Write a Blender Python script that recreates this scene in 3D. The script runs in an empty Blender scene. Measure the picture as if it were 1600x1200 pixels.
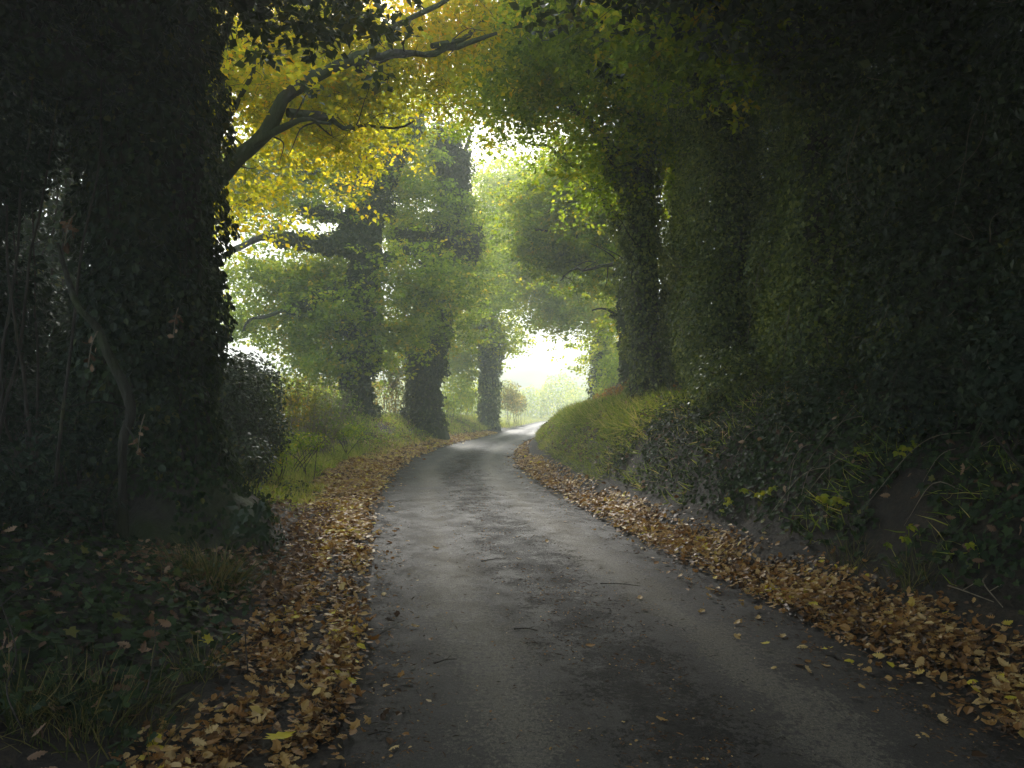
import bpy, math, random
import numpy as np

random.seed(7)
RG = np.random.default_rng(7)
sc = bpy.context.scene
R = math.radians

# ------------------------------------------------------------------ camera
F = 1155.0      # focal length in pixels of a 1600 px wide picture
CH = 1.6        # camera height
HY = 640.0      # horizon row
cam = bpy.data.cameras.new("camera")
cam.sensor_width = 36.0
cam.lens = 36.0 * F / 1600.0
cam.shift_y = (HY - 600.0) / 1600.0
cam.clip_start = 0.05
cam.clip_end = 2000
camo = bpy.data.objects.new("camera", cam)
sc.collection.objects.link(camo)
camo.location = (0, 0, CH)
camo.rotation_euler = (R(90), 0, 0)
sc.camera = camo

# ------------------------------------------------------------------ world, sun, exposure
SUN_EL, SUN_AZ = 34.0, -8.0     # azimuth measured from +Y towards +X
w = bpy.data.worlds.new("World")
sc.world = w
w.use_nodes = True
nt = w.node_tree
bg = nt.nodes["Background"]
sky = nt.nodes.new("ShaderNodeTexSky")
sky.sky_type = 'NISHITA'
sky.sun_disc = False
sky.sun_elevation = R(SUN_EL)
sky.sun_rotation = R(SUN_AZ)
sky.air_density = 1.0
sky.dust_density = 6.0
hs = nt.nodes.new("ShaderNodeMixRGB")
hs.inputs[0].default_value = 0.72
hs.inputs[2].default_value = (6.6, 7.8, 8.9, 1)     # the even white of an overcast sky
nt.links.new(sky.outputs[0], hs.inputs[1])
nt.links.new(hs.outputs[0], bg.inputs[0])
bg.inputs[1].default_value = 0.125

sun = bpy.data.lights.new("sun", 'SUN')
sun.energy = 5.0
sun.angle = R(16)
sun.color = (1.0, 0.97, 0.92)
suno = bpy.data.objects.new("sun", sun)
sc.collection.objects.link(suno)
suno.rotation_euler = (R(-(90 - SUN_EL)), 0, R(-SUN_AZ))
suno.location = (0, 0, 60)

sc.view_settings.view_transform = 'Standard'
sc.view_settings.look = 'None'
sc.view_settings.gamma = 1
sc.view_settings.exposure = 0.68
sc.cycles.use_denoising = True
sc.cycles.max_bounces = 7
sc.cycles.diffuse_bounces = 4
sc.cycles.glossy_bounces = 2
sc.cycles.transmission_bounces = 4
sc.cycles.volume_bounces = 1
sc.cycles.transparent_max_bounces = 4
sc.cycles.use_adaptive_sampling = True
sc.cycles.adaptive_threshold = 0.02
sc.cycles.sample_clamp_indirect = 4.0

HAZE = 0.0041

# ------------------------------------------------------------------ object helpers
def link(o, parent=None):
    sc.collection.objects.link(o)
    if parent is not None:
        o.parent = parent
    return o

def tag(o, label=None, cat=None, group=None, kind=None):
    if label: o["label"] = label
    if cat: o["category"] = cat
    if group: o["group"] = group
    if kind: o["kind"] = kind
    return o

def thing(name, loc, label, cat, group=None):
    o = bpy.data.objects.new(name, None)
    o.empty_display_size = 0.3
    link(o)
    o.location = loc
    return tag(o, label, cat, group)

def mesh_obj(name, V, faces, mat, parent=None, rnd=None, smooth=False, uv=None):
    """faces: (n,k) int array, or a list of such arrays. V in world space; parent at an offset is subtracted."""
    if not isinstance(faces, (list, tuple)):
        faces = [faces]
    V = np.asarray(V, dtype=np.float32)
    if parent is not None:
        off = np.zeros(3)
        p = parent
        while p is not None:
            off += np.array(p.location)
            p = p.parent
        V = V - off.astype(np.float32)
    me = bpy.data.meshes.new(name)
    loops = np.concatenate([f.reshape(-1) for f in faces]).astype(np.int32)
    counts = np.concatenate([np.full(len(f), f.shape[1]) for f in faces]).astype(np.int32)
    starts = np.concatenate([[0], np.cumsum(counts)[:-1]]).astype(np.int32)
    me.vertices.add(len(V)); me.vertices.foreach_set("co", V.reshape(-1))
    me.loops.add(len(loops)); me.loops.foreach_set("vertex_index", loops)
    me.polygons.add(len(counts)); me.polygons.foreach_set("loop_start", starts)
    if rnd is not None:
        a = me.attributes.new("rnd", 'FLOAT', 'FACE')
        a.data.foreach_set("value", np.asarray(rnd, dtype=np.float32))
    if uv is not None:
        u = me.uv_layers.new(name="UVMap")
        u.data.foreach_set("uv", np.asarray(uv, dtype=np.float32)[loops].reshape(-1))
    me.polygons.foreach_set("use_smooth", np.full(len(counts), bool(smooth)))
    me.update(calc_edges=True)
    me.materials.append(mat)
    return link(bpy.data.objects.new(name, me), parent)

# ------------------------------------------------------------------ maths helpers
def unit(v):
    return v / np.maximum(np.linalg.norm(v, axis=-1, keepdims=True), 1e-9)

def rdir(n):
    return unit(RG.normal(size=(n, 3)))

def px(x, y, Y):
    """point at depth Y metres seen at photo pixel (x, y)"""
    return np.array([(x - 800.0) * Y / F, Y, CH - (y - HY) * Y / F])

_H = RG.random((64, 64, 64)).astype(np.float32)
def vnoise(p, scale, seed=0):
    """smooth value noise 0..1 at points p (n,3)"""
    q = np.asarray(p) * scale + seed * 17.31
    i = np.floor(q).astype(int); f = q - i
    f = f * f * (3 - 2 * f)
    out = 0
    for dx in (0, 1):
        for dy in (0, 1):
            for dz in (0, 1):
                wgt = (f[:, 0] if dx else 1 - f[:, 0]) * (f[:, 1] if dy else 1 - f[:, 1]) * (f[:, 2] if dz else 1 - f[:, 2])
                out = out + wgt * _H[(i[:, 0] + dx) % 64, (i[:, 1] + dy) % 64, (i[:, 2] + dz) % 64]
    return out

def catmull(pts, step):
    pts = np.asarray(pts, float)
    if len(pts) == 2:
        n = max(2, int(np.linalg.norm(pts[1] - pts[0]) / step) + 1)
        return np.linspace(pts[0], pts[1], n)
    P = np.vstack([2 * pts[0] - pts[1], pts, 2 * pts[-1] - pts[-2]])
    out = []
    for k in range(1, len(P) - 2):
        n = max(2, int(np.linalg.norm(P[k + 1] - P[k]) / step) + 1)
        t = np.linspace(0, 1, n, endpoint=False)[:, None]
        out.append(0.5 * (2 * P[k] + (P[k + 1] - P[k - 1]) * t + (2 * P[k - 1] - 5 * P[k] + 4 * P[k + 1] - P[k + 2]) * t ** 2
                          + (3 * P[k] - P[k - 1] - 3 * P[k + 1] + P[k + 2]) * t ** 3))
    out.append(pts[-1:])
    return np.vstack(out)

# ------------------------------------------------------------------ leaf shapes: x across, y to the tip, z normal
def T_diamond():
    V = np.array([(0, 0, 0), (.36, .42, .1), (0, 1, 0), (-.36, .42, .1)])
    return V, [np.array([(0, 1, 2), (0, 2, 3)])]
def T_oval():
    V = np.array([(0, 0, 0), (.3, .22, .09), (.34, .62, .1), (0, 1, -.05), (-.34, .62, .1), (-.3, .22, .09)])
    return V, [np.array([(0, 1, 2, 3), (0, 3, 4, 5)])]
def T_ivy():
    h = [(0, 0), (.20, -.16), (.50, -.02), (.34, .26), (.52, .52), (.22, .58), (0, 1)]
    V = [(x, y, .22 * x) for x, y in h] + [(-x, y, .22 * x) for x, y in h[1:-1]]
    return np.array(V, float), [np.array([(0, 1, 2, 3, 4, 5, 6)]), np.array([(0, 6, 11, 10, 9, 8, 7)])]
def T_oak(curl=.25, seed=0, lob=1.0):
    r = random.Random(seed)
    w = [.03, .10, .17, .13, .27, .17, .34, .20, .30, .15, .17, .02]
    n = len(w)
    V = []
    for k in range(n):
        y = k / (n - 1)
        a, b = w[k] * r.uniform(.85, 1.15), w[k] * r.uniform(.85, 1.15)
        lift = curl * (y - .4) ** 2 * 1.6
        back = .05 * (k % 2) * lob
        V += [(-a, y + back, lift + curl * a * 1.4 * r.uniform(.3, 1.3)), (0, y, lift), (b, y + back, lift + curl * b * 1.4 * r.uniform(.3, 1.3))]
    Fq = []
    for k in range(n - 1):
        i = 3 * k
        Fq += [(i, i + 3, i + 4, i + 1), (i + 1, i + 4, i + 5, i + 2)]
    return np.array(V, float), [np.array(Fq)]
def T_blade():
    V = np.array([(-.022, 0, 0), (.022, 0, 0), (.018, .5, -.06), (-.018, .5, -.06), (0, 1, -.3)])
    return V, [np.array([(0, 1, 2, 3)]), np.array([(3, 2, 4)])]
DIA, OVAL, IVY, BLADE = T_diamond(), T_oval(), T_ivy(), T_blade()
OAKS = [T_oak(c, k) for k, c in enumerate((.1, .3, .5, -.3))]

OAKS8 = [T_oak(c, 20 + k, .6 + .2 * (k % 4)) for k, c in enumerate((.1, .5, -.3, .2, .9, .05, -.6, .3))]

def scatter(tpl, P, D, N, S, rnd):
    """instances of a leaf template as one vertex and face set"""
    V0, Fs = tpl
    n, k = len(P), len(V0)
    N = unit(N); D = unit(D - (D * N).sum(1, keepdims=True) * N); A = np.cross(D, N)
    S = np.broadcast_to(np.asarray(S, float), (n,))[:, None, None]
    V = P[:, None, :] + S * (V0[None, :, 0:1] * A[:, None, :] + V0[None, :, 1:2] * D[:, None, :] + V0[None, :, 2:3] * N[:, None, :])
    off = (np.arange(n) * k)[:, None, None]
    faces = [(f[None] + off).reshape(-1, f.shape[1]) for f in Fs]
    rr = np.concatenate([np.repeat(rnd, len(f)) for f in Fs])
    return V.reshape(-1, 3), faces, rr

def merge(sets):
    """join several (V, faces, rnd) sets"""
    Vs, Fs, Rs, o = [], [], [], 0
    for V, f, r in sets:
        k0 = 0
        for a in f:
            Fs.append(a + o); Rs.append(r[k0:k0 + len(a)]); k0 += len(a)
        Vs.append(V); o += len(V)
    return np.vstack(Vs), Fs, np.concatenate(Rs)

def leaves_obj(name, mat, parent, *sets):
    V, f, r = merge(sets)
    return mesh_obj(name, V, f, mat, parent, rnd=r)

# ------------------------------------------------------------------ tubes
def tube(path, rad, sides=7, rough=0.0, seed=0):
    path = np.asarray(path, float); n = len(path)
    rad = np.broadcast_to(np.asarray(rad, float), (n,))
    T = unit(np.gradient(path, axis=0))
    up = np.array([0, 0, 1.0]) if abs(T[0, 2]) < .9 else np.array([1.0, 0, 0])
    U = np.zeros_like(path)
    u = up
    for i in range(n):
        u = u - T[i] * (u @ T[i]); u = u / max(np.linalg.norm(u), 1e-6); U[i] = u
    W = np.cross(T, U)
    a = np.linspace(0, 2 * math.pi, sides, endpoint=False)
    ring = np.cos(a)[None, :, None] * U[:, None, :] + np.sin(a)[None, :, None] * W[:, None, :]
    rr = rad[:, None] * np.ones((1, sides))
    if rough:
        q = (path[:, None, :] + ring * rad[:, None, None]).reshape(-1, 3)
        rr = rr * (1 + rough * (vnoise(q, 2.2, seed) - .5) * 2 + rough * .6 * (vnoise(q * np.array([1, 1, .3]), 9, seed) - .5)).reshape(n, sides) if True else rr
    V = path[:, None, :] + ring * rr[..., None]
    i = np.arange(n - 1)[:, None] * sides; j = np.arange(sides)[None, :]; j2 = (j + 1) % sides
    f = np.stack([i + j, i + j2, i + sides + j2, i + sides + j], -1).reshape(-1, 4)
    cap = (np.arange(sides) + (n - 1) * sides)[None, :]
    return V.reshape(-1, 3), [f, cap], np.full(len(f) + 1, RG.random())

def tubes_obj(name, mat, parent, items):
    """items: list of (path, radii, sides, rough)"""
    V, f, r = merge([tube(*it) for it in items])
    return mesh_obj(name, V, f, mat, parent, rnd=r, smooth=True)

# ------------------------------------------------------------------ materials
def mat_new(name):
    m = bpy.data.materials.new(name); m.use_nodes = True
    t = m.node_tree
    return m, t, t.nodes["Principled BSDF"], t.nodes["Material Output"]

def ramp(t, cols, fac):
    r = t.nodes.new("ShaderNodeValToRGB")
    e = r.color_ramp.elements
    while len(e) < len(cols): e.new(.5)
    for k, c in enumerate(cols):
        e[k].position = c[0]; e[k].color = (*c[1], 1)
    t.links.new(fac, r.inputs[0])
    return r

def noise(t, scale, detail=3, coord=None, rough=.55):
    n = t.nodes.new("ShaderNodeTexNoise")
    n.inputs["Scale"].default_value = scale; n.inputs["Detail"].default_value = detail; n.inputs["Roughness"].default_value = rough
    if coord is not None: t.links.new(coord, n.inputs["Vector"])
    return n

def leafmat(name, cols, trans=.4, rough=.45, clump=.35, cscale=.5, tint=1.5, spec=.22):
    """leaf colour from the leaf's own random number, pushed about by slow noise so that sprays differ"""
    m, t, p, out = mat_new(name)
    at = t.nodes.new("ShaderNodeAttribute"); at.attribute_name = "rnd"
    tc = t.nodes.new("ShaderNodeNewGeometry")
    nz = noise(t, cscale, 1, tc.outputs["Position"])
    mx = t.nodes.new("ShaderNodeMath"); mx.operation = 'MULTIPLY_ADD'
    mx.inputs[1].default_value = clump * 3.2; mx.inputs[2].default_value = -clump * 1.6
    t.links.new(nz.outputs[0], mx.inputs[0])
    ad = t.nodes.new("ShaderNodeMath"); ad.operation = 'ADD'; ad.use_clamp = True
    t.links.new(at.outputs["Fac"], ad.inputs[0]); t.links.new(mx.outputs[0], ad.inputs[1])
    r = ramp(t, cols, ad.outputs[0])
    t.links.new(r.outputs[0], p.inputs["Base Color"])
    p.inputs["Roughness"].default_value = rough
    p.inputs["Specular IOR Level"].default_value = spec
    if trans > 0:
        tr = t.nodes.new("ShaderNodeBsdfTranslucent")
        g = t.nodes.new("ShaderNodeMixRGB"); g.blend_type = 'MULTIPLY'; g.inputs[0].default_value = 1
        g.inputs[2].default_value = (tint * 1.15, tint, tint * .55, 1)
        t.links.new(r.outputs[0], g.inputs[1]); t.links.new(g.outputs[0], tr.inputs[0])
        mix = t.nodes.new("ShaderNodeMixShader"); mix.inputs[0].default_value = trans
        t.links.new(p.outputs[0], mix.inputs[1]); t.links.new(tr.outputs[0], mix.inputs[2])
        t.links.new(mix.outputs[0], out.inputs[0])
    return m

M = {}
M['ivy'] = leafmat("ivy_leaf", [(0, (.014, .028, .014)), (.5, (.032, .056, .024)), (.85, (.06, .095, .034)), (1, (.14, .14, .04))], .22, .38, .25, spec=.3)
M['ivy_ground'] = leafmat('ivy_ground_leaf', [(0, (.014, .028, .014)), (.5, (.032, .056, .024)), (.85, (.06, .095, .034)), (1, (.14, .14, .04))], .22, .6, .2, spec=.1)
M['ivy_lit'] = leafmat('ivy_leaf_lit', [(0, (.035, .06, .022)), (.5, (.11, .16, .045)), (1, (.32, .36, .11))], .35, .36, .3, spec=.35)  # ivy lightened in colour: paints skylight onto shaded foliage, haze onto one trunk
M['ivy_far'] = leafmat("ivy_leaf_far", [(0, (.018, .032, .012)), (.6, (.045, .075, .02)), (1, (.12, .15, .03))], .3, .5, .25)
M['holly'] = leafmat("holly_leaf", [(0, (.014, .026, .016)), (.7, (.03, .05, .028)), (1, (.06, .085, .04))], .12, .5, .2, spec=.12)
M['green'] = leafmat("green_leaf", [(0, (.06, .11, .014)), (.45, (.14, .22, .02)), (.8, (.24, .29, .025)), (1, (.38, .32, .03))], .62, .5, .3, .5, 2.1)
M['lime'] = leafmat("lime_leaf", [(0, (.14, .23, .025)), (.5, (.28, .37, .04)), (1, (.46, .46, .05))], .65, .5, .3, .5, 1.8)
M['autumn'] = leafmat("autumn_leaf", [(0, (.14, .2, .02)), (.45, (.36, .4, .03)), (.85, (.58, .5, .03)), (1, (.56, .36, .02))], .62, .5, .3, .4, 1.9)
M['yellowshrub'] = leafmat("shrub_yellow_leaf", [(0, (.08, .12, .02)), (.5, (.2, .2, .03)), (.85, (.42, .33, .04)), (1, (.5, .28, .03))], .5, .5, .35)
M['bracken'] = leafmat("bracken_frond", [(0, (.12, .07, .02)), (.6, (.35, .16, .03)), (1, (.5, .28, .05))], .4, .7, .2)
M['litter'] = leafmat("dry_leaf", [(0, (.03, .018, .01)), (.2, (.1, .05, .02)), (.45, (.3, .15, .045)), (.72, (.45, .29, .1)), (.88, (.56, .41, .2)), (.97, (.55, .4, .1)), (1, (.6, .5, .05))], .15, .5, .12, 1.2)
M['dead'] = leafmat("dead_leaf", [(0, (.06, .035, .02)), (.6, (.17, .1, .06)), (1, (.36, .24, .15))], .15, .6, .1, 1)
M['yleaf'] = leafmat("yellow_leaf", [(0, (.5, .42, .03)), (.6, (.62, .52, .05)), (1, (.45, .5, .06))], .25, .5, .1, 1)
M['nettle'] = leafmat("sapling_leaf", [(0, (.12, .2, .03)), (.5, (.26, .33, .04)), (1, (.48, .46, .05))], .45, .45, .2, 1.5)
M['grass'] = leafmat("grass_blade", [(0, (.13, .19, .03)), (.45, (.26, .34, .045)), (.75, (.4, .44, .08)), (1, (.5, .42, .2))], .45, .5, .5, .9, 1.5)
M['darkgrass'] = leafmat('tuft_blade', [(0, (.03, .05, .012)), (.5, (.07, .09, .025)), (1, (.2, .17, .07))], .3, .6, .3, .6, 1.2)
M['drygrass'] = leafmat("dry_grass_blade", [(0, (.08, .14, .02)), (.5, (.18, .26, .04)), (.8, (.3, .34, .08)), (1, (.46, .4, .18))], .4, .6, .3, .6, 1.6)

def barkmat(name, c1, c2, moss, mossamt):
    m, t, p, out = mat_new(name)
    g = t.nodes.new("ShaderNodeNewGeometry")
    mp = t.nodes.new("ShaderNodeMapping"); mp.inputs["Scale"].default_value = (1, 1, .22)
    t.links.new(g.outputs["Position"], mp.inputs[0])
    n1 = noise(t, 14, 5, mp.outputs[0], .65)
    r = ramp(t, [(.3, c1), (.7, c2)], n1.outputs[0])
    n2 = noise(t, 1.3, 3, g.outputs["Position"])
    r2 = ramp(t, [(.62 - mossamt * .3, (0, 0, 0)), (.78 - mossamt * .3, (1, 1, 1))], n2.outputs[0])
    mx = t.nodes.new("ShaderNodeMixRGB"); mx.inputs[2].default_value = (*moss, 1)
    t.links.new(r2.outputs[0], mx.inputs[0]); t.links.new(r.outputs[0], mx.inputs[1])
    t.links.new(mx.outputs[0], p.inputs["Base Color"])
    p.inputs["Roughness"].default_value = .85
    b = t.nodes.new("ShaderNodeBump"); b.inputs["Strength"].default_value = 1; b.inputs["Distance"].default_value = .06
    t.links.new(n1.outputs[0], b.inputs["Height"]); t.links.new(b.outputs[0], p.inputs["Normal"])
    return m
M['bark'] = barkmat("bark", (.018, .015, .011), (.055, .046, .034), (.04, .055, .014), .8)
M['twig'] = barkmat("twig_bark", (.02, .016, .011), (.07, .055, .04), (.1, .11, .03), .2)
M['moss'] = barkmat("mossy_bark", (.014, .012, .008), (.04, .036, .022), (.035, .045, .012), .7)
M['paletwig'] = barkmat("pale_twig_bark", (.12, .09, .06), (.3, .25, .17), (.12, .14, .05), .1)

# ------------------------------------------------------------------ lane centre line and terrain
HW = 1.66
CL = catmull([(1.2, -60, 0), (1.1, -30, 0), (.9, -6, 0), (.85, 0, 0), (.82, 3.3, 0), (.62, 5.1, 0), (.24, 7.1, 0), (-.5, 11.7, 0), (-1.2, 17.5, 0), (-1.52, 24, 0), (-1.25, 32, 0),
              (-.2, 42, 0), (1.5, 58, 0), (3.6, 78, 0), (6.0, 98, 0), (10.5, 118, 0), (20, 138, 0), (40, 155, 0), (80, 170, 0), (128, 180, 0)], .35)
CLT = unit(np.gradient(CL, axis=0))

def lane(x, y):
    """signed distance right of the centre line, and y of the nearest centre point"""
    x = np.asarray(x, float).ravel(); y = np.asarray(y, float).ravel()
    s = np.empty(len(x)); t = np.empty(len(x))
    for a in range(0, len(x), 20000):
        dx = x[a:a + 20000, None] - CL[None, :, 0]; dy = y[a:a + 20000, None] - CL[None, :, 1]
        k = np.argmin(dx * dx + dy * dy, axis=1); i = np.arange(len(k))
        s[a:a + 20000] = dx[i, k] * CLT[k, 1] - dy[i, k] * CLT[k, 0]
        t[a:a + 20000] = CL[k, 1]
    return s, t

AK = np.array([0, .5, 1.0, 1.6, 2.3, 3.0, 4.0, 6.0, 12.0, 60.0])
LT = np.array([-60, 3, 9, 14, 21, 27, 45, 60, 75, 200.])
LH = np.array([
    [.0, .03, .10, .25, .45, .65, .85, 1.0, 1.0, .8],
    [.0, .02, .08, .24, .45, .65, .85, 1.0, 1.0, .8],
    [.0, .02, .06, .20, .42, .60, .80, 1.0, 1.0, .8],
    [.0, .02, .05, .10, .25, .45, .65, .9, 1.0, .8],
    [.0, .02, .05, .09, .22, .50, .9, 1.1, 1.1, .8],
    [.0, .05, .15, .45, .85, 1.1, 1.2, 1.25, 1.2, .8],
    [.0, .05, .2, .55, .95, 1.1, 1.2, 1.2, 1.2, .8],
    [.0, .03, .1, .3, .6, .9, 1.0, 1.0, 1.0, .8],
    [.0, .02, .05, .12, .2, .3, .4, .5, .6, .5],
    [.0, .02, .05, .08, .1, .1, .1, .1, .1, .1]])
RT = np.array([-60, 3, 8, 14, 22, 30, 40, 60, 90, 200.])
RH = np.array([
    [.0, .08, .25, .9, 1.45, 1.75, 1.9, 2.0, 2.0, 1.2],
    [.0, .08, .25, .9, 1.45, 1.75, 1.9, 2.0, 2.0, 1.2],
    [.0, .07, .30, 1.0, 1.6, 1.85, 2.0, 2.1, 2.1, 1.2],
    [.0, .07, .42, 1.25, 1.7, 1.85, 1.9, 2.0, 2.0, 1.2],
    [.0, .12, .6, 1.3, 1.7, 1.8, 1.85, 2.0, 2.0, 1.2],
    [.0, .30, .85, 1.25, 1.55, 1.7, 1.8, 1.8, 1.8, 1.2],
    [.0, .15, .45, .9, 1.3, 1.5, 1.6, 1.6, 1.6, 1.],
    [.0, .1, .3, .6, .9, 1.1, 1.2, 1.2, 1.2, .8],
    [.0, .05, .1, .2, .3, .4, .4, .4, .4, .3],
    [.0, .02, .05, .08, .1, .1, .1, .1, .1, .1]])

def prof(a, t, AKk, TK, H):
    ai = np.clip(np.searchsorted(AKk, a, side='right') - 1, 0, len(AKk) - 2)
    ti = np.clip(np.searchsorted(TK, t, side='right') - 1, 0, len(TK) - 2)
    fa = np.clip((a - AKk[ai]) / (AKk[ai + 1] - AKk[ai]), 0, 1)
    ft = np.clip((t - TK[ti]) / (TK[ti + 1] - TK[ti]), 0, 1); ft = ft * ft * (3 - 2 * ft)
    return (H[ti, ai] * (1 - fa) + H[ti, ai + 1] * fa) * (1 - ft) + (H[ti + 1, ai] * (1 - fa) + H[ti + 1, ai + 1] * fa) * ft

def height(x, y, st=None):
    x = np.asarray(x, float).ravel(); y = np.asarray(y, float).ravel()
    s, t = lane(x, y) if st is None else st
    a = np.abs(s) - HW
    p3 = np.stack([x, y, x * 0], 1)
    nz = (vnoise(p3, .8, 1) - .5) * .22 + (vnoise(p3, 2.6, 2) - .5) * .12 + (vnoise(p3, 9, 3) - .5) * .03
    h = np.where(s < 0, prof(np.maximum(a, 0), t, AK, LT, LH), prof(np.maximum(a, 0), t, AK, RT, RH))
    h = h + nz * np.clip((a - .5) / 1.2, 0, 1) + (vnoise(p3, 14, 4) - .5) * .02 * np.clip(a / .3, 0, 1)
    e = a + (vnoise(p3, 1.7, 5) - .5) * .16
    low = np.clip((-e) / .25, 0, 1)
    return h * (1 - low) + .014 * (1 - low) - .05 * low

def hgt(x, y):
    return float(height([x], [y])[0])

def normals(x, y, e=.06):
    gx = (height(x + e, y) - height(x - e, y)) / (2 * e)
    gy = (height(x, y + e) - height(x, y - e)) / (2 * e)
    return unit(np.stack([-gx, -gy, np.ones_like(gx)], 1))

def axis(lo, hi, fine_lo, fine_hi, fine, grow=1.09):
    mid = list(np.arange(fine_lo, fine_hi, fine))
    st, up = fine, mid[-1]
    while up < hi:
        st *= grow; up += st; mid.append(min(up, hi))
    st, dn = fine, fine_lo
    while dn > lo:
        st *= grow; dn -= st; mid.insert(0, max(dn, lo))
    return np.array(mid)

GX0, GX1, GY0, GY1 = -130., 130., -45., 230.
ax = axis(GX0, GX1, -7, 7.5, .11); ay = axis(GY0, GY1, 2, 34, .13, 1.035)
gx, gy = np.meshgrid(ax, ay)
st = lane(gx, gy)
gz = height(gx, gy, st)
V = np.stack([gx.ravel(), gy.ravel(), gz], 1)
nx = len(ax)
ii = (np.arange(len(ay) - 1)[:, None] * nx + np.arange(nx - 1)[None, :]).ravel()
faces = np.stack([ii, ii + 1, ii + nx + 1, ii + nx], 1)
m, t, p, out = mat_new("ground_earth")
g = t.nodes.new("ShaderNodeNewGeometry")
n1 = noise(t, 3.5, 6, g.outputs["Position"], .7); n2 = noise(t, 28, 6, g.outputs["Position"], .7); n3 = noise(t, .35, 3, g.outputs["Position"])
r1 = ramp(t, [(.3, (.01, .008, .006)), (.5, (.024, .018, .012)), (.7, (.055, .04, .025))], n1.outputs[0])
r2 = ramp(t, [(.3, (.4, .4, .4)), (.7, (1.3, 1.25, 1.2))], n2.outputs[0])
mu = t.nodes.new("ShaderNodeMixRGB"); mu.blend_type = 'MULTIPLY'; mu.inputs[0].default_value = 1
t.links.new(r1.outputs[0], mu.inputs[1]); t.links.new(r2.outputs[0], mu.inputs[2])
at = t.nodes.new("ShaderNodeAttribute"); at.attribute_name = "field"
mf = t.nodes.new("ShaderNodeMixRGB")
rf = ramp(t, [(.3, (.09, .13, .03)), (.7, (.2, .22, .07))], n3.outputs[0])
t.links.new(at.outputs["Fac"], mf.inputs[0]); t.links.new(mu.outputs[0], mf.inputs[1]); t.links.new(rf.outputs[0], mf.inputs[2])
t.links.new(mf.outputs[0], p.inputs["Base Color"])
p.inputs["Roughness"].default_value = .9
b = t.nodes.new("ShaderNodeBump"); b.inputs["Strength"].default_value = .8; b.inputs["Distance"].default_value = .04
t.links.new(n2.outputs[0], b.inputs["Height"]); t.links.new(b.outputs[0], p.inputs["Normal"])
M['ground'] = m
ground = mesh_obj("ground", V, faces, m, smooth=True)
fa = ground.data.attributes.new("field", 'FLOAT', 'POINT')
aa = np.abs(st[0]) - HW
fld = np.clip((aa - 7) / 3, 0, 1) + np.clip((gy.ravel() - 62) / 12, 0, 1) * np.clip((aa - .3) / .8, 0, 1)
fa.data.foreach_set("value", np.clip(fld, 0, 1).astype(np.float32))
tag(ground, kind="structure")

# road: a cambered sheet along the centre line, u = metres across, v = metres along
L = np.concatenate([[0], np.cumsum(np.linalg.norm(np.diff(CL, axis=0), axis=1))])
us = np.linspace(-HW, HW, 27)
side = np.stack([CLT[:, 1], -CLT[:, 0], 0 * CLT[:, 0]], 1)
V = CL[:, None, :] + us[None, :, None] * side[:, None, :]
V[:, :, 2] = .012 * (1 - (us / HW) ** 2)[None, :] - .004
uvr = np.stack([np.broadcast_to(us[None, :], V.shape[:2]), np.broadcast_to(L[:, None], V.shape[:2])], -1).reshape(-1, 2)
q = V.reshape(-1, 3)
q[:, 2] += (vnoise(q, 1.1, 8) - .5) * .012
n0, n1_ = V.shape[:2]
ii = (np.arange(n0 - 1)[:, None] * n1_ + np.arange(n1_ - 1)[None, :]).ravel()
faces = np.stack([ii, ii + 1, ii + n1_ + 1, ii + n1_], 1)

m, t, p, out = mat_new("worn_tarmac")
uvn = t.nodes.new("ShaderNodeUVMap"); uvn.uv_map = "UVMap"
sep = t.nodes.new("ShaderNodeSeparateXYZ"); t.links.new(uvn.outputs[0], sep.inputs[0])
def mth(op, a, b=None, clamp=False):
    n = t.nodes.new("ShaderNodeMath"); n.operation = op; n.use_clamp = clamp
    for k, v in enumerate((a, b)):
        if v is None: continue
        if isinstance(v, (int, float)): n.inputs[k].default_value = v
        else: t.links.new(v, n.inputs[k])
    return n.outputs[0]
def mapped(sx, sy):
    mp = t.nodes.new("ShaderNodeMapping"); mp.inputs["Scale"].default_value = (sx, sy, 1)
    t.links.new(uvn.outputs[0], mp.inputs[0]); return mp.outputs[0]
def band(c, wd, soft):     # 1 inside a strip at u = c, fading out, ragged by noise
    d = mth('ABSOLUTE', mth('SUBTRACT', sep.outputs[0], c))
    return mth('MULTIPLY', mth('SUBTRACT', wd, d), 1 / soft, False)
slow = noise(t, .45, 3, mapped(1.6, .45)).outputs[0]
mid = noise(t, 2.6, 6, mapped(1, .8), .75).outputs[0]
fine = noise(t, 30, 5, mapped(1, .8), .75).outputs[0]
grit = noise(t, 170, 2, mapped(1, 1), .6).outputs[0]
base = ramp(t, [(.38, (.040, .037, .036)), (.62, (.080, .073, .066))], mid).outputs[0]
def mixc(a, col, fac):
    n = t.nodes.new("ShaderNodeMixRGB")
    t.links.new(fac, n.inputs[0]); t.links.new(a, n.inputs[1])
    if isinstance(col, tuple): n.inputs[2].default_value = (*col, 1)
    else: t.links.new(col, n.inputs[2])
    return n.outputs[0]
ragged = mth('ADD', mth('MULTIPLY', mth('SUBTRACT', mid, .5), 13.0), mth('MULTIPLY', mth('SUBTRACT', fine, .5), 15))
cen = mth('ADD', mth('ADD', band(.02, .27, .14), ragged), mth('MULTIPLY', mth('SUBTRACT', slow, .5), 8))
cen = mth('MULTIPLY', cen, .75, True)
edge = mth('ADD', mth('MULTIPLY', mth('SUBTRACT', mth('ABSOLUTE', sep.outputs[0]), 1.34), 7), mth('MULTIPLY', ragged, .6))
edge = mth('MULTIPLY', edge, .8, True)
tr1 = mth('MULTIPLY', mth('ADD', mth('ADD', band(-.76, .22, .14), mth('MULTIPLY', ragged, .8)), mth('MULTIPLY', mth('SUBTRACT', slow, .48), 10)), .6, True)
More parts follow.
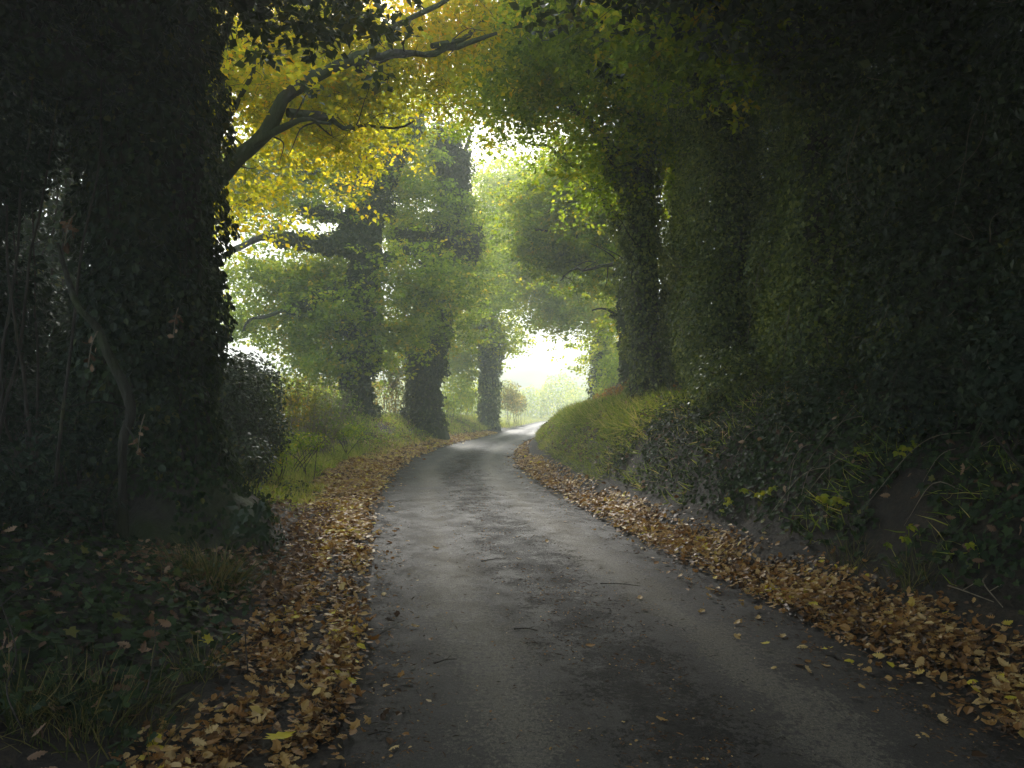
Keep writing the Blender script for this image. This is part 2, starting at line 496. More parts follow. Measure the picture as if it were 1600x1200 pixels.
tr2 = mth('MULTIPLY', mth('ADD', mth('ADD', band(.78, .22, .14), mth('MULTIPLY', ragged, .8)), mth('MULTIPLY', mth('SUBTRACT', slow, .5), 10)), .6, True)
c = mixc(base, (.19, .172, .14), mth('MULTIPLY', tr1, .65))
c = mixc(c, (.19, .172, .14), mth('MULTIPLY', tr2, .6))
c = mixc(c, (.018, .016, .015), mth('MULTIPLY', cen, .92))
c = mixc(c, (.02, .017, .016), mth('MULTIPLY', edge, .9))
grit2 = noise(t, 62, 4, mapped(1, .7), .8).outputs[0]
spk = ramp(t, [(.4, (.35, .35, .37)), (.49, (.95, .95, .95)), (.56, (1.2, 1.18, 1.12)), (.64, (2.6, 2.5, 2.2))], mth('ADD', mth('MULTIPLY', grit, .45), mth('MULTIPLY', grit2, .55))).outputs[0]
mu = t.nodes.new("ShaderNodeMixRGB"); mu.blend_type = 'MULTIPLY'; mu.inputs[0].default_value = .9
t.links.new(c, mu.inputs[1]); t.links.new(spk, mu.inputs[2])
t.links.new(mu.outputs[0], p.inputs["Base Color"])
rr = ramp(t, [(.4, (.5, .5, .5)), (.6, (.8, .8, .8))], mid).outputs[0]
t.links.new(rr, p.inputs["Roughness"]); p.inputs["Specular IOR Level"].default_value = .22
hh = mth('ADD', mth('MULTIPLY', grit, .5), mth('ADD', mth('MULTIPLY', fine, .6), mth('MULTIPLY', cen, .5)))
b = t.nodes.new("ShaderNodeBump"); b.inputs["Strength"].default_value = 1; b.inputs["Distance"].default_value = .02
t.links.new(hh, b.inputs["Height"]); t.links.new(b.outputs[0], p.inputs["Normal"])
road = mesh_obj("road", q, faces, m, smooth=True, uv=uvr)
tag(road, kind="structure")

# ------------------------------------------------------------------ haze
hx = (GX0 - 1, GX1 + 1, GY0 - 1, GY1 + 1, -3.0, 30.0)
hv = np.array([(hx[i], hx[2 + j], hx[4 + k]) for k in (0, 1) for j in (0, 1) for i in (0, 1)])
hf = np.array([(0, 2, 3, 1), (4, 5, 7, 6), (0, 1, 5, 4), (2, 6, 7, 3), (0, 4, 6, 2), (1, 3, 7, 5)])
m = bpy.data.materials.new("pale_haze"); m.use_nodes = True
t = m.node_tree; t.nodes.remove(t.nodes["Principled BSDF"])
pv = t.nodes.new("ShaderNodeVolumePrincipled")
pv.inputs["Color"].default_value = (.96, 1.0, .94, 1); pv.inputs["Density"].default_value = HAZE
pv.inputs["Anisotropy"].default_value = .3
t.links.new(pv.outputs[0], t.nodes["Material Output"].inputs["Volume"])
haze = mesh_obj("haze", hv, hf, m)
tag(haze, "pale morning mist hanging over the lane and the fields", kind="stuff")

# ------------------------------------------------------------------ growing things
def jitter_path(path, amp, seed=0):
    path = np.array(path, float); n = len(path)
    k = np.linspace(0, 1, n)[:, None]
    o = np.stack([vnoise(path, .9, seed + s) - .5 for s in (1, 2, 3)], 1) * 2 * amp
    o += np.stack([vnoise(path, 3.0, seed + s) - .5 for s in (4, 5, 6)], 1) * .6 * amp
    return path + (o - o[0]) * np.minimum(1, k * 4)

def limb(pts, r0, r1, jit=.08, step=.25, seed=0):
    pth = jitter_path(catmull(pts, step), jit, seed)
    k = np.linspace(0, 1, len(pth))
    return pth, r0 + (r1 - r0) * k ** .85

def grow(skel, targets, seed=0, r_max=.05, sag=.15):
    """join every target to the nearest point of the skeleton by a curved branch; returns the branches"""
    nodes = np.vstack([p for p, r in skel]); rads = np.concatenate([r for p, r in skel])
    out = []
    d0 = np.array([np.min(np.linalg.norm(nodes - c, axis=1)) for c in targets])
    for i in np.argsort(d0):
        c = targets[i]
        d = np.linalg.norm(nodes - c, axis=1)
        d = d + .25 * np.abs(nodes[:, 2] - c[2] + .3)
        k = int(np.argmin(d)); a = nodes[k]
        ln = np.linalg.norm(c - a)
        if ln < .15: continue
        n = max(4, int(ln / .22) + 2)
        midp = (a + c) / 2 + RG.normal(size=3) * ln * .13 + np.array([0, 0, ln * sag])
        tt = np.linspace(0, 1, n)[:, None]
        pth = (1 - tt) ** 2 * a + 2 * tt * (1 - tt) * midp + tt ** 2 * c
        pth = jitter_path(pth, .05 + .05 * ln, int(i) % 13)
        ra = min(rads[k] * .62, r_max, .008 + .016 * ln)
        rp = ra + (.004 - ra) * np.linspace(0, 1, n)
        out.append((pth, rp))
        nodes = np.vstack([nodes, pth[1:]]); rads = np.concatenate([rads, rp[1:]])
    return out

def in_blobs(blobs, per=None):
    """cluster centres inside ellipsoids (cx,cy,cz,rx,ry,rz,n), denser towards the shell"""
    out = []
    for b in blobs:
        n = int(b[6])
        v = rdir(n) * np.abs(RG.normal(.78, .3, (n, 1)))
        c = np.array(b[:3]) + v * np.array(b[3:6])
        out.append(c[vnoise(c, .55, 40) * .6 + vnoise(c, 1.3, 41) * .4 > .40 + .1 * RG.random(n)])
    return np.vstack(out)

def bl(x, y, Y, rx, ry, rd, n):
    """ellipsoid named by photo pixel and depth; rx, ry in pixels, rd in metres deep"""
    c = px(x, y, Y)
    return (c[0], c[1], c[2], rx * Y / F, rd, ry * Y / F, n)

def sprays(centers, nl, size, sig=.38, tpl=DIA, flat=.5, droop=.35, tight=.24):
    """leaf sprays round cluster centres, in small layered tufts"""
    n = len(centers)
    sub = np.repeat(centers, 7, 0) + RG.normal(size=(n * 7, 3)) * sig * 1.3 * np.array([1, 1, flat])
    k = max(1, nl // 7)
    sub = sub + (vnoise(sub, 1.1, 77) - .5)[:, None] * np.array([0, 0, -.5])
    C = np.repeat(sub, k, 0)
    off = RG.normal(size=(len(C), 3)) * sig * tight * np.array([1, 1, .5])
    P = C + off
    N = unit(RG.normal(size=(len(C), 3)) * .75 + np.array([0, 0, .9]))
    D = unit(off + RG.normal(size=(len(C), 3)) * .1 + np.array([0, 0, -droop * .3]))
    S = size * RG.uniform(.5, 1.5, len(C))
    rnd = np.clip(np.repeat(RG.normal(.5, .16, n * 7), k) + RG.normal(0, .16, len(C)), 0, 1)
    return scatter(tpl, P, D, N, S, rnd)

def twiglets(centers, sig, k=3):
    items = []
    for c in centers:
        for _ in range(k):
            e = c + RG.normal(size=3) * sig * np.array([1, 1, .6])
            mid_ = (c + e) / 2 + RG.normal(size=3) * .05
            items.append((np.array([c, mid_, e]), np.array([.005, .004, .002]), 3))
    return items

def ivy_cover(path, rad, dens, size, thick, seed=0, tpl=DIA, zmin=-9, hole=.28, shag=.5):
    """leaves standing off a trunk or limb in shaggy clumps"""
    path = np.asarray(path); rad = np.broadcast_to(rad, (len(path),))
    seg = np.linalg.norm(np.diff(path, axis=0), axis=1)
    area = (seg * 2 * math.pi * (rad[1:] + thick))
    n = int(area.sum() * dens)
    k = RG.choice(len(seg), n, p=area / area.sum())
    f = RG.random(n)[:, None]
    C = path[k] * (1 - f) + path[k + 1] * f
    rr = rad[k] * (1 - f[:, 0]) + rad[k + 1] * f[:, 0]
    T = unit(path[k + 1] - path[k])
    O = RG.normal(size=(n, 3)); O = unit(O - (O * T).sum(1, keepdims=True) * T)
    base = C + O * rr[:, None]
    cl = vnoise(base, 1.6 / max(shag, .1) * .6, seed) * .6 + vnoise(base, 4.5, seed + 3) * .4
    keep = cl > hole - .12 * RG.random(n)
    dep = (np.clip(cl - .26, 0, 1) * 2.3) * thick * (.35 + .65 * RG.random(n) ** .5)
    P = base + O * dep[:, None] + np.array([0, 0, -.02])
    keep &= P[:, 2] > zmin
    P, O, n = P[keep], O[keep], int(keep.sum())
    N = unit(O * 1.0 + RG.normal(size=(n, 3)) * .55 + np.array([0, 0, .35]))
    D = unit(RG.normal(size=(n, 3)) * .55 + np.array([0, 0, -1]) + O * .45)
    return scatter(tpl, P, D, N, size * RG.uniform(.45, 1.45, n), np.clip(RG.normal(.45, .25, n), 0, 1))

def shell(blobs, dens, size, seed=0, tpl=DIA, depth=.35, hole=.3, noisy=.3, cut=None, out_bias=.9):
    """leaves over and just inside ellipsoid surfaces, lumpy, with holes; blobs (cx,cy,cz,rx,ry,rz)"""
    sets = []
    B = [np.array(b[:6], float) for b in blobs]
    for i, b in enumerate(B):
        a_, b_, c_ = b[3:6]
        area = 4 * math.pi * ((((a_ * b_) ** 1.6 + (a_ * c_) ** 1.6 + (b_ * c_) ** 1.6) / 3) ** (1 / 1.6))
        n = int(area * dens)
        v = rdir(n)
        q = b[:3] + v * b[3:6]
        lump = vnoise(q, 1.1, seed) * .6 + vnoise(q, 3.3, seed + 2) * .4
        sc_ = 1 + (lump - .5) * noisy * 2 - RG.exponential(depth, n) / np.mean(b[3:6])
        q = b[:3] + v * b[3:6] * np.maximum(sc_, .05)[:, None]
        keep = lump > hole - .1 * RG.random(n)
        for j, o in enumerate(B):
            if j != i:
                keep &= (((q - o[:3]) / o[3:6]) ** 2).sum(1) > .45
        if cut is not None: keep &= cut(q)
        q, v = q[keep], v[keep]; n = len(q)
        if n == 0: continue
        N = unit(v * out_bias + RG.normal(size=(n, 3)) * .6 + np.array([0, 0, .4]))
        D = unit(RG.normal(size=(n, 3)) * .7 + v * .5 + np.array([0, 0, -.6]))
        sets.append(scatter(tpl, q, D, N, size * RG.uniform(.45, 1.45, n), np.clip(RG.normal(.45, .25, n), 0, 1)))
    return sets

def above_ground(q):
    return q[:, 2] > height(q[:, 0], q[:, 1]) - .02

def trunk_solid(base, pts, rads, flare=.5, fh=.5, sides=110, lobes=5, seed=0):
    """trunk path with root flare; returns path, radii, and the mesh set"""
    pth = catmull(pts, .1)
    k = np.linspace(0, 1, len(pth))
    rr = np.interp(k, np.linspace(0, 1, len(rads)), rads)
    V, f, r = tube(pth, rr, sides, .09, seed)
    z0 = base[2]
    c = np.repeat(pth, sides, 0)
    hgt_ = V[:, 2] - z0
    ang = np.arctan2(V[:, 1] - c[:, 1], V[:, 0] - c[:, 0])
    dv = np.stack([np.cos(ang), np.sin(ang), V[:, 2] * .25], 1)
    lob = .78 + .9 * (vnoise(dv, 1.5, seed) - .5) + .7 * (vnoise(dv, 3.5, seed + 1) - .5) + .25 * (vnoise(V, 3.0, seed + 2) - .5)
    fl = (flare * np.exp(-np.maximum(hgt_, 0) / fh) + np.maximum(-hgt_, 0) * flare * 1.0) * np.clip(lob, .45, 1.15)
    d = V - c; d[:, 2] = 0
    V = V + unit(d) * fl[:, None]
    rid = np.stack([np.cos(ang) * 5, np.sin(ang) * 5, V[:, 2] * .8], 1)
    V = V + unit(d) * ((np.abs(vnoise(rid, 1.6, seed + 6) - .5) + .5 * np.abs(vnoise(rid, 3.4, seed + 7) - .5)) * -.22 * min(1, flare * 1.3))[:, None]
    V = V + unit(d) * ((vnoise(V, 7, seed) - .5) * .1 * np.exp(-np.maximum(hgt_, 0) / 1.2))[:, None]
    return pth, rr, (V, f, r)

CROWN = 2.4
def build_tree(name, label, cat, group, pts, rads, limbs, blobs, mat, nl, lsize, sig=.4, ivy=None, flare=.3, fh=.4, tpl=DIA, leafless=0, seed=1,
               rmax=.05, ivy_limbs=.5, barkm='bark', twk=2, crown=None, sink=.35, bulges=None, lthick=.8):
    base = np.array(pts[0], float)
    t = thing(name, tuple(base), label, cat, group)
    pts = [np.array(pts[0]) - np.array([0, 0, sink])] + [np.array(q) for q in pts[1:]]
    pth, rr, tr = trunk_solid(base, pts, rads, flare, fh, seed=seed)
    mesh_obj("trunk", tr[0], tr[1], M[barkm], t, rnd=tr[2], smooth=True)
    skel = [(pth[len(pth) // 3:], rr[len(pth) // 3:])]
    for k, (lp, r0, r1) in enumerate(limbs):
        a = limb(lp, r0, r1, .22, seed=seed + k)
        skel.append(a)
        tubes_obj("limb", M[barkm], t, [(a[0], a[1], 12, .34)])
    if blobs:
        C = in_blobs([(*b[:6], b[6] * (crown or CROWN)) for b in blobs])
        br = grow(skel, C, r_max=rmax)
        items = [(p_, r_, 4) for p_, r_ in br] + twiglets(C, sig, twk)
        for a_, r_ in skel[1:]:
            for q_ in range(0, len(a_) - 2, 2):
                if RG.random() < .55: continue
                ln = RG.uniform(.25, 1.3) * (1.6 if r_[0] > .2 else 1)
                e_ = a_[q_] + unit(rdir(1) + np.array([[0, 0, .25]]))[0] * ln
                P_ = jitter_path(catmull([a_[q_], (a_[q_] + e_) / 2 + RG.normal(size=3) * ln * .15, e_], .12), .12, int(q_) % 11)
                items.append((P_, np.linspace(min(r_[q_] * .4, .012 + .014 * ln), .004, len(P_)), 5))
        tubes_obj("branches", M['twig'], t, items)
        leaves_obj("crown", M[mat], t, sprays(C, nl, lsize, sig, tpl))
    if ivy:
        dens, size, thick, im = ivy[:4]
        s = [ivy_cover(pth, rr, dens, size, thick, seed, zmin=base[2] + .05, tpl=ivy[4] if len(ivy) > 4 else DIA)]
        for k, (a_, r_) in enumerate(skel[1:]):
            m_ = max(3, int(len(a_) * ivy_limbs))
            s.append(ivy_cover(a_[:m_], r_[:m_], dens, size, thick * lthick, seed + k + 1))
        if bulges: s += shell(bulges, dens * 1.2, size, seed + 5, depth=.3, hole=.3, noisy=.5)
        leaves_obj("ivy", M[im], t, *s)
    return t, pth, rr, skel

def on(x, y):
    return np.array([x, y, hgt(x, y)])

def wpts(base, spec, Y):
    """trunk points: base then (px, py) pairs at depth Y"""
    out = [np.array(base, float)]
    for s_ in spec:
        out.append(px(s_[0], s_[1], s_[2] if len(s_) > 2 else Y))
    return out
def lp(spec, Y):
    return [px(s_[0], s_[1], s_[2] if len(s_) > 2 else Y) for s_ in spec]

# ---- great oak beside the lane, left foreground
b0 = on(-4.05, 8.3)
PXN = 8.3
near_limbs = [(lp([(230, 60, 8.3), (330, -120, 8.6), (480, -300, 8.8), (700, -460, 9)], PXN), .3, .1),
              (lp([(230, -60, 8.3), (250, -300, 6.5), (500, -600, 5.5)], PXN), .3, .1),
              ([np.array((-4.1, 8.3, 5.2)), np.array((-3.6, 6.2, 6.6)), np.array((-2.4, 3.5, 7.4)), np.array((-1, 0, 7.8))], .28, .09),
              ([np.array((-4.1, 8.3, 4.6)), np.array((-5.2, 6.2, 5.8)), np.array((-5.6, 2, 6.6)), np.array((-5, -3, 7))], .25, .09)]
near_blobs = [(-1, 4, 7.6, 2.8, 3.2, .9, 110), (-4.5, 3, 6.6, 2.2, 4, 1.4, 110), (-5.5, 8, 7.5, 2, 2, 1.6, 50),
              (-3.2, -2.5, 7.4, 4, 3.6, 1.4, 130), (0.5, -3.5, 8, 3.5, 3.5, 1, 80), (0, -8.5, 4.5, 4.5, 1.3, 4, 150), (-2.6, 8.2, 6.35, .55, .5, .25, 8)]  # crown masses over and behind the camera: unseen, added to darken the near lane
t_near, pth, rr, skel = build_tree(
    "ivy_clad_oak", "massive dark oak trunk wrapped in ivy, roots flaring at the lane edge", "tree", "old trees lining the lane",
    [b0, (-4.1, 8.3, 2.2), (-4.1, 8.35, 5), (-4.15, 8.4, 10.5)], [.66, .6, .58, .45], near_limbs, near_blobs, 'ivy', 150, .11, .45,
    ivy=(520, .075, .34, 'ivy', OVAL), flare=.8, fh=.55, seed=3, ivy_limbs=.4, sink=1.0)

tv = [c for c in t_near.children if c.name.startswith("trunk")][0]
tvv = np.empty(len(tv.data.vertices) * 3, np.float32); tv.data.vertices.foreach_get("co", tvv)
tvv = tvv.reshape(-1, 3) + b0
ta = np.arctan2(tvv[:, 1] - 8.33, tvv[:, 0] + 4.08); tr_ = np.hypot(tvv[:, 1] - 8.33, tvv[:, 0] + 4.08)
its = []
for k in range(17):
    a0 = RG.uniform(-2.6, 1.0); z = np.arange(.7, 6.5, .1)
    ang = a0 + (vnoise(np.stack([z * 0 + k, z, z * 0], 1), .8, k) - .5) * .8
    r_ = np.array([tr_[np.argmin((ta - a_) ** 2 + (tvv[:, 2] - z_) ** 2)] for a_, z_ in zip(ang, z)]) + .015
    r_ = np.convolve(np.pad(r_, 2, mode='edge'), np.ones(5) / 5, mode='valid')
    P_ = np.stack([-4.08 + np.cos(ang) * r_, 8.33 + np.sin(ang) * r_, z], 1)
    its.append((P_, np.linspace(RG.uniform(.008, .02), .004, len(P_)), 6))
tubes_obj("climbing_stems", M['twig'], t_near, its)
sel = tvv[(tvv[:, 2] < 3.0) & (tvv[:, 2] > .1)]
sel = sel[RG.integers(len(sel), size=16000)] + RG.normal(size=(16000, 3)) * .03
cl_ = vnoise(sel, 1.7, 90) * .6 + vnoise(sel, 5, 91) * .4
sel = sel[cl_ + .05 * sel[:, 2] > .47]
ov = sel - np.array([-4.08, 8.33, 0]); ov[:, 2] = .35; ov = unit(ov)
n = len(sel)
leaves_obj("root_ivy", M['ivy_ground'], t_near, scatter(OVAL, sel + ov * RG.uniform(0, .09, (n, 1)), unit(RG.normal(size=(n, 3)) * .5 + np.array([0, 0, -1])), unit(ov + RG.normal(size=(n, 3)) * .45), .065 * RG.uniform(.5, 1.4, n), np.clip(RG.normal(.45, .2, n), 0, 1)))

# ---- autumn oak behind it, its limbs reaching over the lane
b1 = on(-6.0, 14)
oak_limbs = [(lp([(300, 330, 14), (326, 292, 14), (386, 232, 13.8), (450, 176, 13.6), (525, 116, 13.8), (600, 100, 14.2), (675, 72, 14.8), (775, 52, 15.5)], 14), .17, .035),
             (lp([(305, 300, 14), (334, 180, 14), (349, 142, 14), (390, 34, 14.2), (440, -60, 14.5), (520, -160, 15)], 14), .19, .06),
             (lp([(330, 287, 14), (345, 205, 13.6), (375, 160, 13.3), (400, 90, 13)], 14), .09, .03),
             (lp([(450, 176, 13.6), (520, 183, 14.4), (560, 200, 16), (640, 190, 16.6)], 14), .08, .02),
             (lp([(386, 232, 13.8), (440, 205, 13.5), (500, 182, 13.2)], 14), .08, .03),
             (lp([(560, 106, 14), (600, 60, 15), (680, 20, 15), (740, -40, 15)], 14), .09, .03),
             (lp([(675, 72, 14.8), (720, 60, 15.5), (750, 20, 17.4), (748, -30, 17.6)], 14), .05, .02)]
oak_blobs = [bl(430, 60, 16, 90, 60, 1.4, 80), bl(560, 50, 16.4, 90, 60, 1.4, 90), bl(690, 45, 16.5, 80, 45, 1.4, 80), bl(480, 165, 16, 70, 50, 1.1, 60),
             bl(600, 130, 16.5, 90, 35, 1.3, 85), bl(365, 240, 14.5, 35, 50, 1.0, 26), bl(380, 130, 14, 50, 60, 1.2, 45), bl(680, 130, 17, 45, 40, 1.2, 28),
             bl(560, -60, 16, 200, 40, 1.6, 50), bl(540, 235, 17, 50, 30, 1.2, 22), bl(370, 320, 16, 40, 30, 1, 14)]
build_tree("autumn_oak", "oak with ochre yellow leaves and bare dark limbs sweeping over the lane", "tree", "old trees lining the lane",
           [b1, (-6.05, 14, 3), (-6.0, 14, 5.5), (-5.8, 14.2, 11)], [.45, .36, .3, .16], oak_limbs, oak_blobs, 'autumn', 105, .105, .55, crown=1.25, flare=.3, seed=5, rmax=.055)

# ---- forked ivy tree (first of the pair on the left bank)
YA = 32.0
bA = on(-6.5, YA)
A_limbs = [(lp([(566, 300), (600, 262), (628, 225), (645, 185), (690, 160), (725, 120)], YA), .42, .12),
           (lp([(562, 262), (585, 200), (600, 150), (602, 100), (590, 40)], YA), .3, .1),
           (lp([(560, 388, 31.5), (500, 382, 30), (450, 375, 28.6), (410, 378, 28), (370, 392, 27.6), (325, 418, 27.4)], 31), .26, .07),
           (lp([(556, 345), (500, 330), (470, 325), (455, 355), (415, 365)], 31.5), .14, .04),
           (lp([(560, 455), (500, 470), (440, 492), (400, 503), (385, 520)], 31), .16, .05),
           (lp([(556, 310), (520, 285), (480, 262), (450, 235)], 33), .14, .04),
           (lp([(572, 420), (610, 400), (640, 405), (670, 430)], 30.5), .12, .04)]
A_blobs = [bl(545, 485, 30.4, 34, 24, .7, 20), bl(590, 470, 30.2, 30, 26, .7, 22), bl(548, 300, 31, 24, 20, .6, 10), bl(525, 560, 31.2, 26, 26, .7, 16), bl(600, 520, 31.2, 26, 40, .7, 24), bl(395, 300, 33.6, 65, 45, 1.8, 60), bl(480, 250, 34.2, 70, 50, 2, 60), bl(430, 445, 33.6, 75, 28, 1.6, 52), bl(400, 500, 33.6, 55, 26, 1.2, 28),
           bl(500, 500, 33.6, 50, 50, 1.6, 60), bl(500, 420, 33.6, 50, 45, 1.6, 50), bl(640, 445, 30, 62, 46, 1.3, 95), bl(615, 560, 41, 34, 40, 1.4, 34), bl(480, 320, 33.6, 50, 40, 1.5, 32),
           bl(490, 545, 33.6, 40, 25, 1, 20), bl(600, 200, 33, 70, 60, 2.2, 60), bl(620, 320, 33, 28, 50, 1, 24), bl(500, 170, 34, 90, 50, 2, 60), bl(350, 480, 34.2, 40, 25, 1, 14),
           bl(390, 350, 33.8, 45, 30, 1, 18)]
build_tree("forked_ivy_tree", "forked dark trunk smothered in ivy, left of the pair on the bank", "tree", "old trees lining the lane",
           [bA] + lp([(560, 565), (571, 455), (575, 390), (563, 330), (562, 262)], YA), [.4, .36, .36, .34, .3], A_limbs, A_blobs, 'green', 150, .15, .6, crown=1.6, bulges=[bl(*q, 0)[:6] for q in ((566, 350, 32, 34, 55, .9), (540, 378, 31, 34, 20, .7), (600, 268, 32, 26, 26, .6), (585, 320, 32, 34, 30, .7), (572, 440, 32, 28, 40, .7), (640, 190, 32, 22, 26, .6), (575, 560, 31.7, 22, 40, .6))],
           ivy=(280, .15, .55, 'ivy_far'), flare=.35, fh=.5, seed=7, ivy_limbs=.6, rmax=.09, lthick=.4)

# ---- stout ivy tree (second of the pair)
YB = 36.0
bB = on(-4.15, YB)
B_limbs = [(lp([(690, 415), (650, 385), (620, 362), (605, 340)], YB), .28, .08), (lp([(705, 400), (735, 372), (755, 340)], YB), .26, .08),
           (lp([(704, 300), (725, 270), (735, 235), (745, 200)], YB), .2, .06), (lp([(700, 250), (675, 225), (650, 205)], YB), .15, .05)]
B_blobs = [bl(695, 335, 34.6, 34, 24, .7, 18), bl(640, 510, 34.6, 22, 30, .7, 16), bl(712, 520, 34.6, 22, 34, .7, 18), bl(720, 450, 34.4, 24, 26, .7, 16), bl(690, 235, 38, 42, 38, 1.8, 50), bl(655, 285, 38, 32, 28, 1.2, 26), bl(722, 385, 36.5, 26, 60, 1.2, 40), bl(640, 360, 38, 32, 22, 1, 26), bl(700, 470, 36.5, 35, 40, 1, 34),
           bl(660, 180, 37, 50, 38, 1.5, 36)]
build_tree("stout_ivy_tree", "stout leaning trunk thick with dark ivy, right of the pair on the bank", "tree", "old trees lining the lane",
           [bB] + lp([(661, 575), (677, 490), (684, 440), (703, 370), (711, 290), (694, 215)], YB), [.66, .56, .5, .48, .35, .2], B_limbs, B_blobs, 'green', 150, .15, .6, crown=1.6, bulges=[bl(*q, 0)[:6] for q in ((700, 385, 36, 36, 50, .9), (708, 300, 36, 32, 40, .8), (735, 380, 36, 24, 34, .7), (680, 470, 36, 32, 44, .8), (645, 372, 36, 34, 18, .6), (672, 560, 36, 32, 44, .9), (698, 225, 36, 26, 36, .7))],
           ivy=(250, .15, .6, 'ivy_far'), flare=.4, fh=.5, seed=9, ivy_limbs=.7, rmax=.08, lthick=.6)

# ---- slimmer ivy tree by the bend
YC = 55.0
bC = on(-1.75, YC)
C_limbs = [(lp([(762, 470), (790, 430), (830, 400), (870, 385)], YC), .2, .06), (lp([(760, 450), (735, 400), (725, 350)], YC), .2, .06),
           (lp([(765, 400), (790, 350), (800, 290), (830, 240)], YC), .2, .06), (lp([(764, 520), (735, 500), (712, 505)], YC), .12, .04)]
C_blobs = [bl(752, 470, 54, 48, 48, 2, 90), bl(790, 420, 54, 50, 50, 2.4, 90), bl(775, 350, 54, 50, 45, 2.4, 80), bl(800, 290, 55, 40, 50, 2.4, 60), bl(715, 520, 54, 28, 30, 1.5, 34),
           bl(780, 530, 54, 18, 24, 1.2, 18), bl(735, 430, 55, 35, 40, 2, 50), bl(718, 560, 56, 26, 40, 1.5, 60), bl(735, 510, 56, 26, 30, 1.5, 40), bl(795, 510, 54, 16, 26, 1.2, 24)]
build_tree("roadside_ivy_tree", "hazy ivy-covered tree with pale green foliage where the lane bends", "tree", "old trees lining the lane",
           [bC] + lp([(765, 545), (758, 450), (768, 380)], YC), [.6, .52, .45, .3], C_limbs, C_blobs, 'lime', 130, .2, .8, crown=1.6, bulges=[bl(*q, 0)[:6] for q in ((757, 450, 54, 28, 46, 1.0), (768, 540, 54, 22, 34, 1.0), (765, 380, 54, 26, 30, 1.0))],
           ivy=(120, .2, .4, 'ivy_lit'), flare=.3, seed=11, rmax=.1)  # lighter ivy colour paints distance haze onto this trunk

# ---- right bank: ivy pillar tree and those round it
YD = 18.0
bD = on(3.3, YD)
D_limbs = [(lp([(1003, 400, 18), (950, 300, 19.5), (880, 245, 21), (820, 225, 22)], YD), .12, .03),
           (lp([(1003, 330, 18), (960, 260, 18), (900, 200, 18.5), (850, 130, 19), (780, 90, 20)], YD), .16, .04),
           (lp([(1000, 200, 18), (960, 100, 17), (900, 20, 16.5), (820, -40, 16)], YD), .16, .05),
           (lp([(1003, 420, 18), (960, 415, 19), (900, 425, 20), (880, 440, 21)], YD), .07, .02)]
D_blobs = [bl(870, 140, 19, 75, 65, 1.6, 100), bl(790, 70, 20, 65, 50, 1.5, 75), bl(940, 60, 17.5, 90, 70, 1.6, 110), bl(955, 230, 18.5, 60, 80, 1.4, 100), bl(745, 150, 21, 42, 28, 1.1, 24),
           bl(880, -50, 17, 160, 60, 2.2, 110), bl(900, 290, 20, 45, 35, 1.2, 32), bl(830, 235, 21, 30, 22, 1, 9), bl(1050, 180, 18, 60, 100, 1.2, 80), bl(820, 190, 20, 35, 25, 1, 14)]
build_tree("ivy_pillar_tree", "straight ivy-wrapped trunk standing alone on top of the right-hand bank", "tree", "old trees lining the lane",
           [bD] + lp([(1008, 500), (1005, 380), (1000, 230), (990, 60)], YD), [.36, .34, .32, .3, .2], D_limbs, D_blobs, 'green', 130, .11, .55, crown=1.4,
           ivy=(420, .09, .34, 'ivy_lit'), flare=.2, seed=13, ivy_limbs=.3)

YG = 27.0
bG = on(4.45, YG)
G_blobs = [bl(930, 440, 28, 45, 50, 1.5, 70), bl(880, 380, 29, 60, 50, 1.8, 90), bl(900, 300, 28, 55, 60, 1.8, 90), bl(960, 360, 27, 35, 90, 1.2, 80), bl(950, 500, 28, 30, 30, 1, 28), bl(850, 330, 31, 45, 45, 1.6, 50)]
G_limbs = [(lp([(980, 420), (940, 390), (890, 372), (840, 365)], 28), .16, .04), (lp([(978, 340), (930, 300), (880, 260)], 28), .16, .04), (lp([(982, 500), (950, 490), (925, 495)], 27.5), .08, .03)]
build_tree("leaning_ivy_tree", "slender ivy-wrapped trunk half hidden behind the pillar tree", "tree", "old trees lining the lane",
           [bG] + lp([(990, 560), (985, 450), (978, 340), (970, 220)], YG), [.42, .36, .32, .25, .15], G_limbs, G_blobs, 'green', 150, .14, .45,
           ivy=(260, .12, .25, 'ivy_far'), flare=.2, seed=15)

YF = 50.0
bF = on(5.9, YF)
F_blobs = [bl(890, 420, 46, 70, 55, 2.6, 120), bl(850, 460, 46, 42, 24, 2, 40), bl(925, 485, 47, 36, 34, 2, 50), bl(900, 330, 48, 70, 60, 2.6, 80), bl(830, 400, 46, 45, 45, 2.4, 60), bl(950, 550, 49, 16, 40, 1.0, 34),
           bl(865, 492, 46, 44, 12, 1.2, 26), bl(815, 470, 47, 34, 18, 1.4, 26)]
F_limbs = [(lp([(942, 500), (905, 455), (860, 430), (815, 430)], 48), .22, .05), (lp([(940, 440), (900, 380), (850, 340)], 48), .22, .05)]
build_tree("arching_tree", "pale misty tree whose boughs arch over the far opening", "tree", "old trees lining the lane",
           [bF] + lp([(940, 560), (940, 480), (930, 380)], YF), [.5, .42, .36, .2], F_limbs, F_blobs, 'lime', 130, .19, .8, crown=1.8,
           ivy=(120, .18, .4, 'ivy_far'), flare=.2, seed=17, rmax=.1)

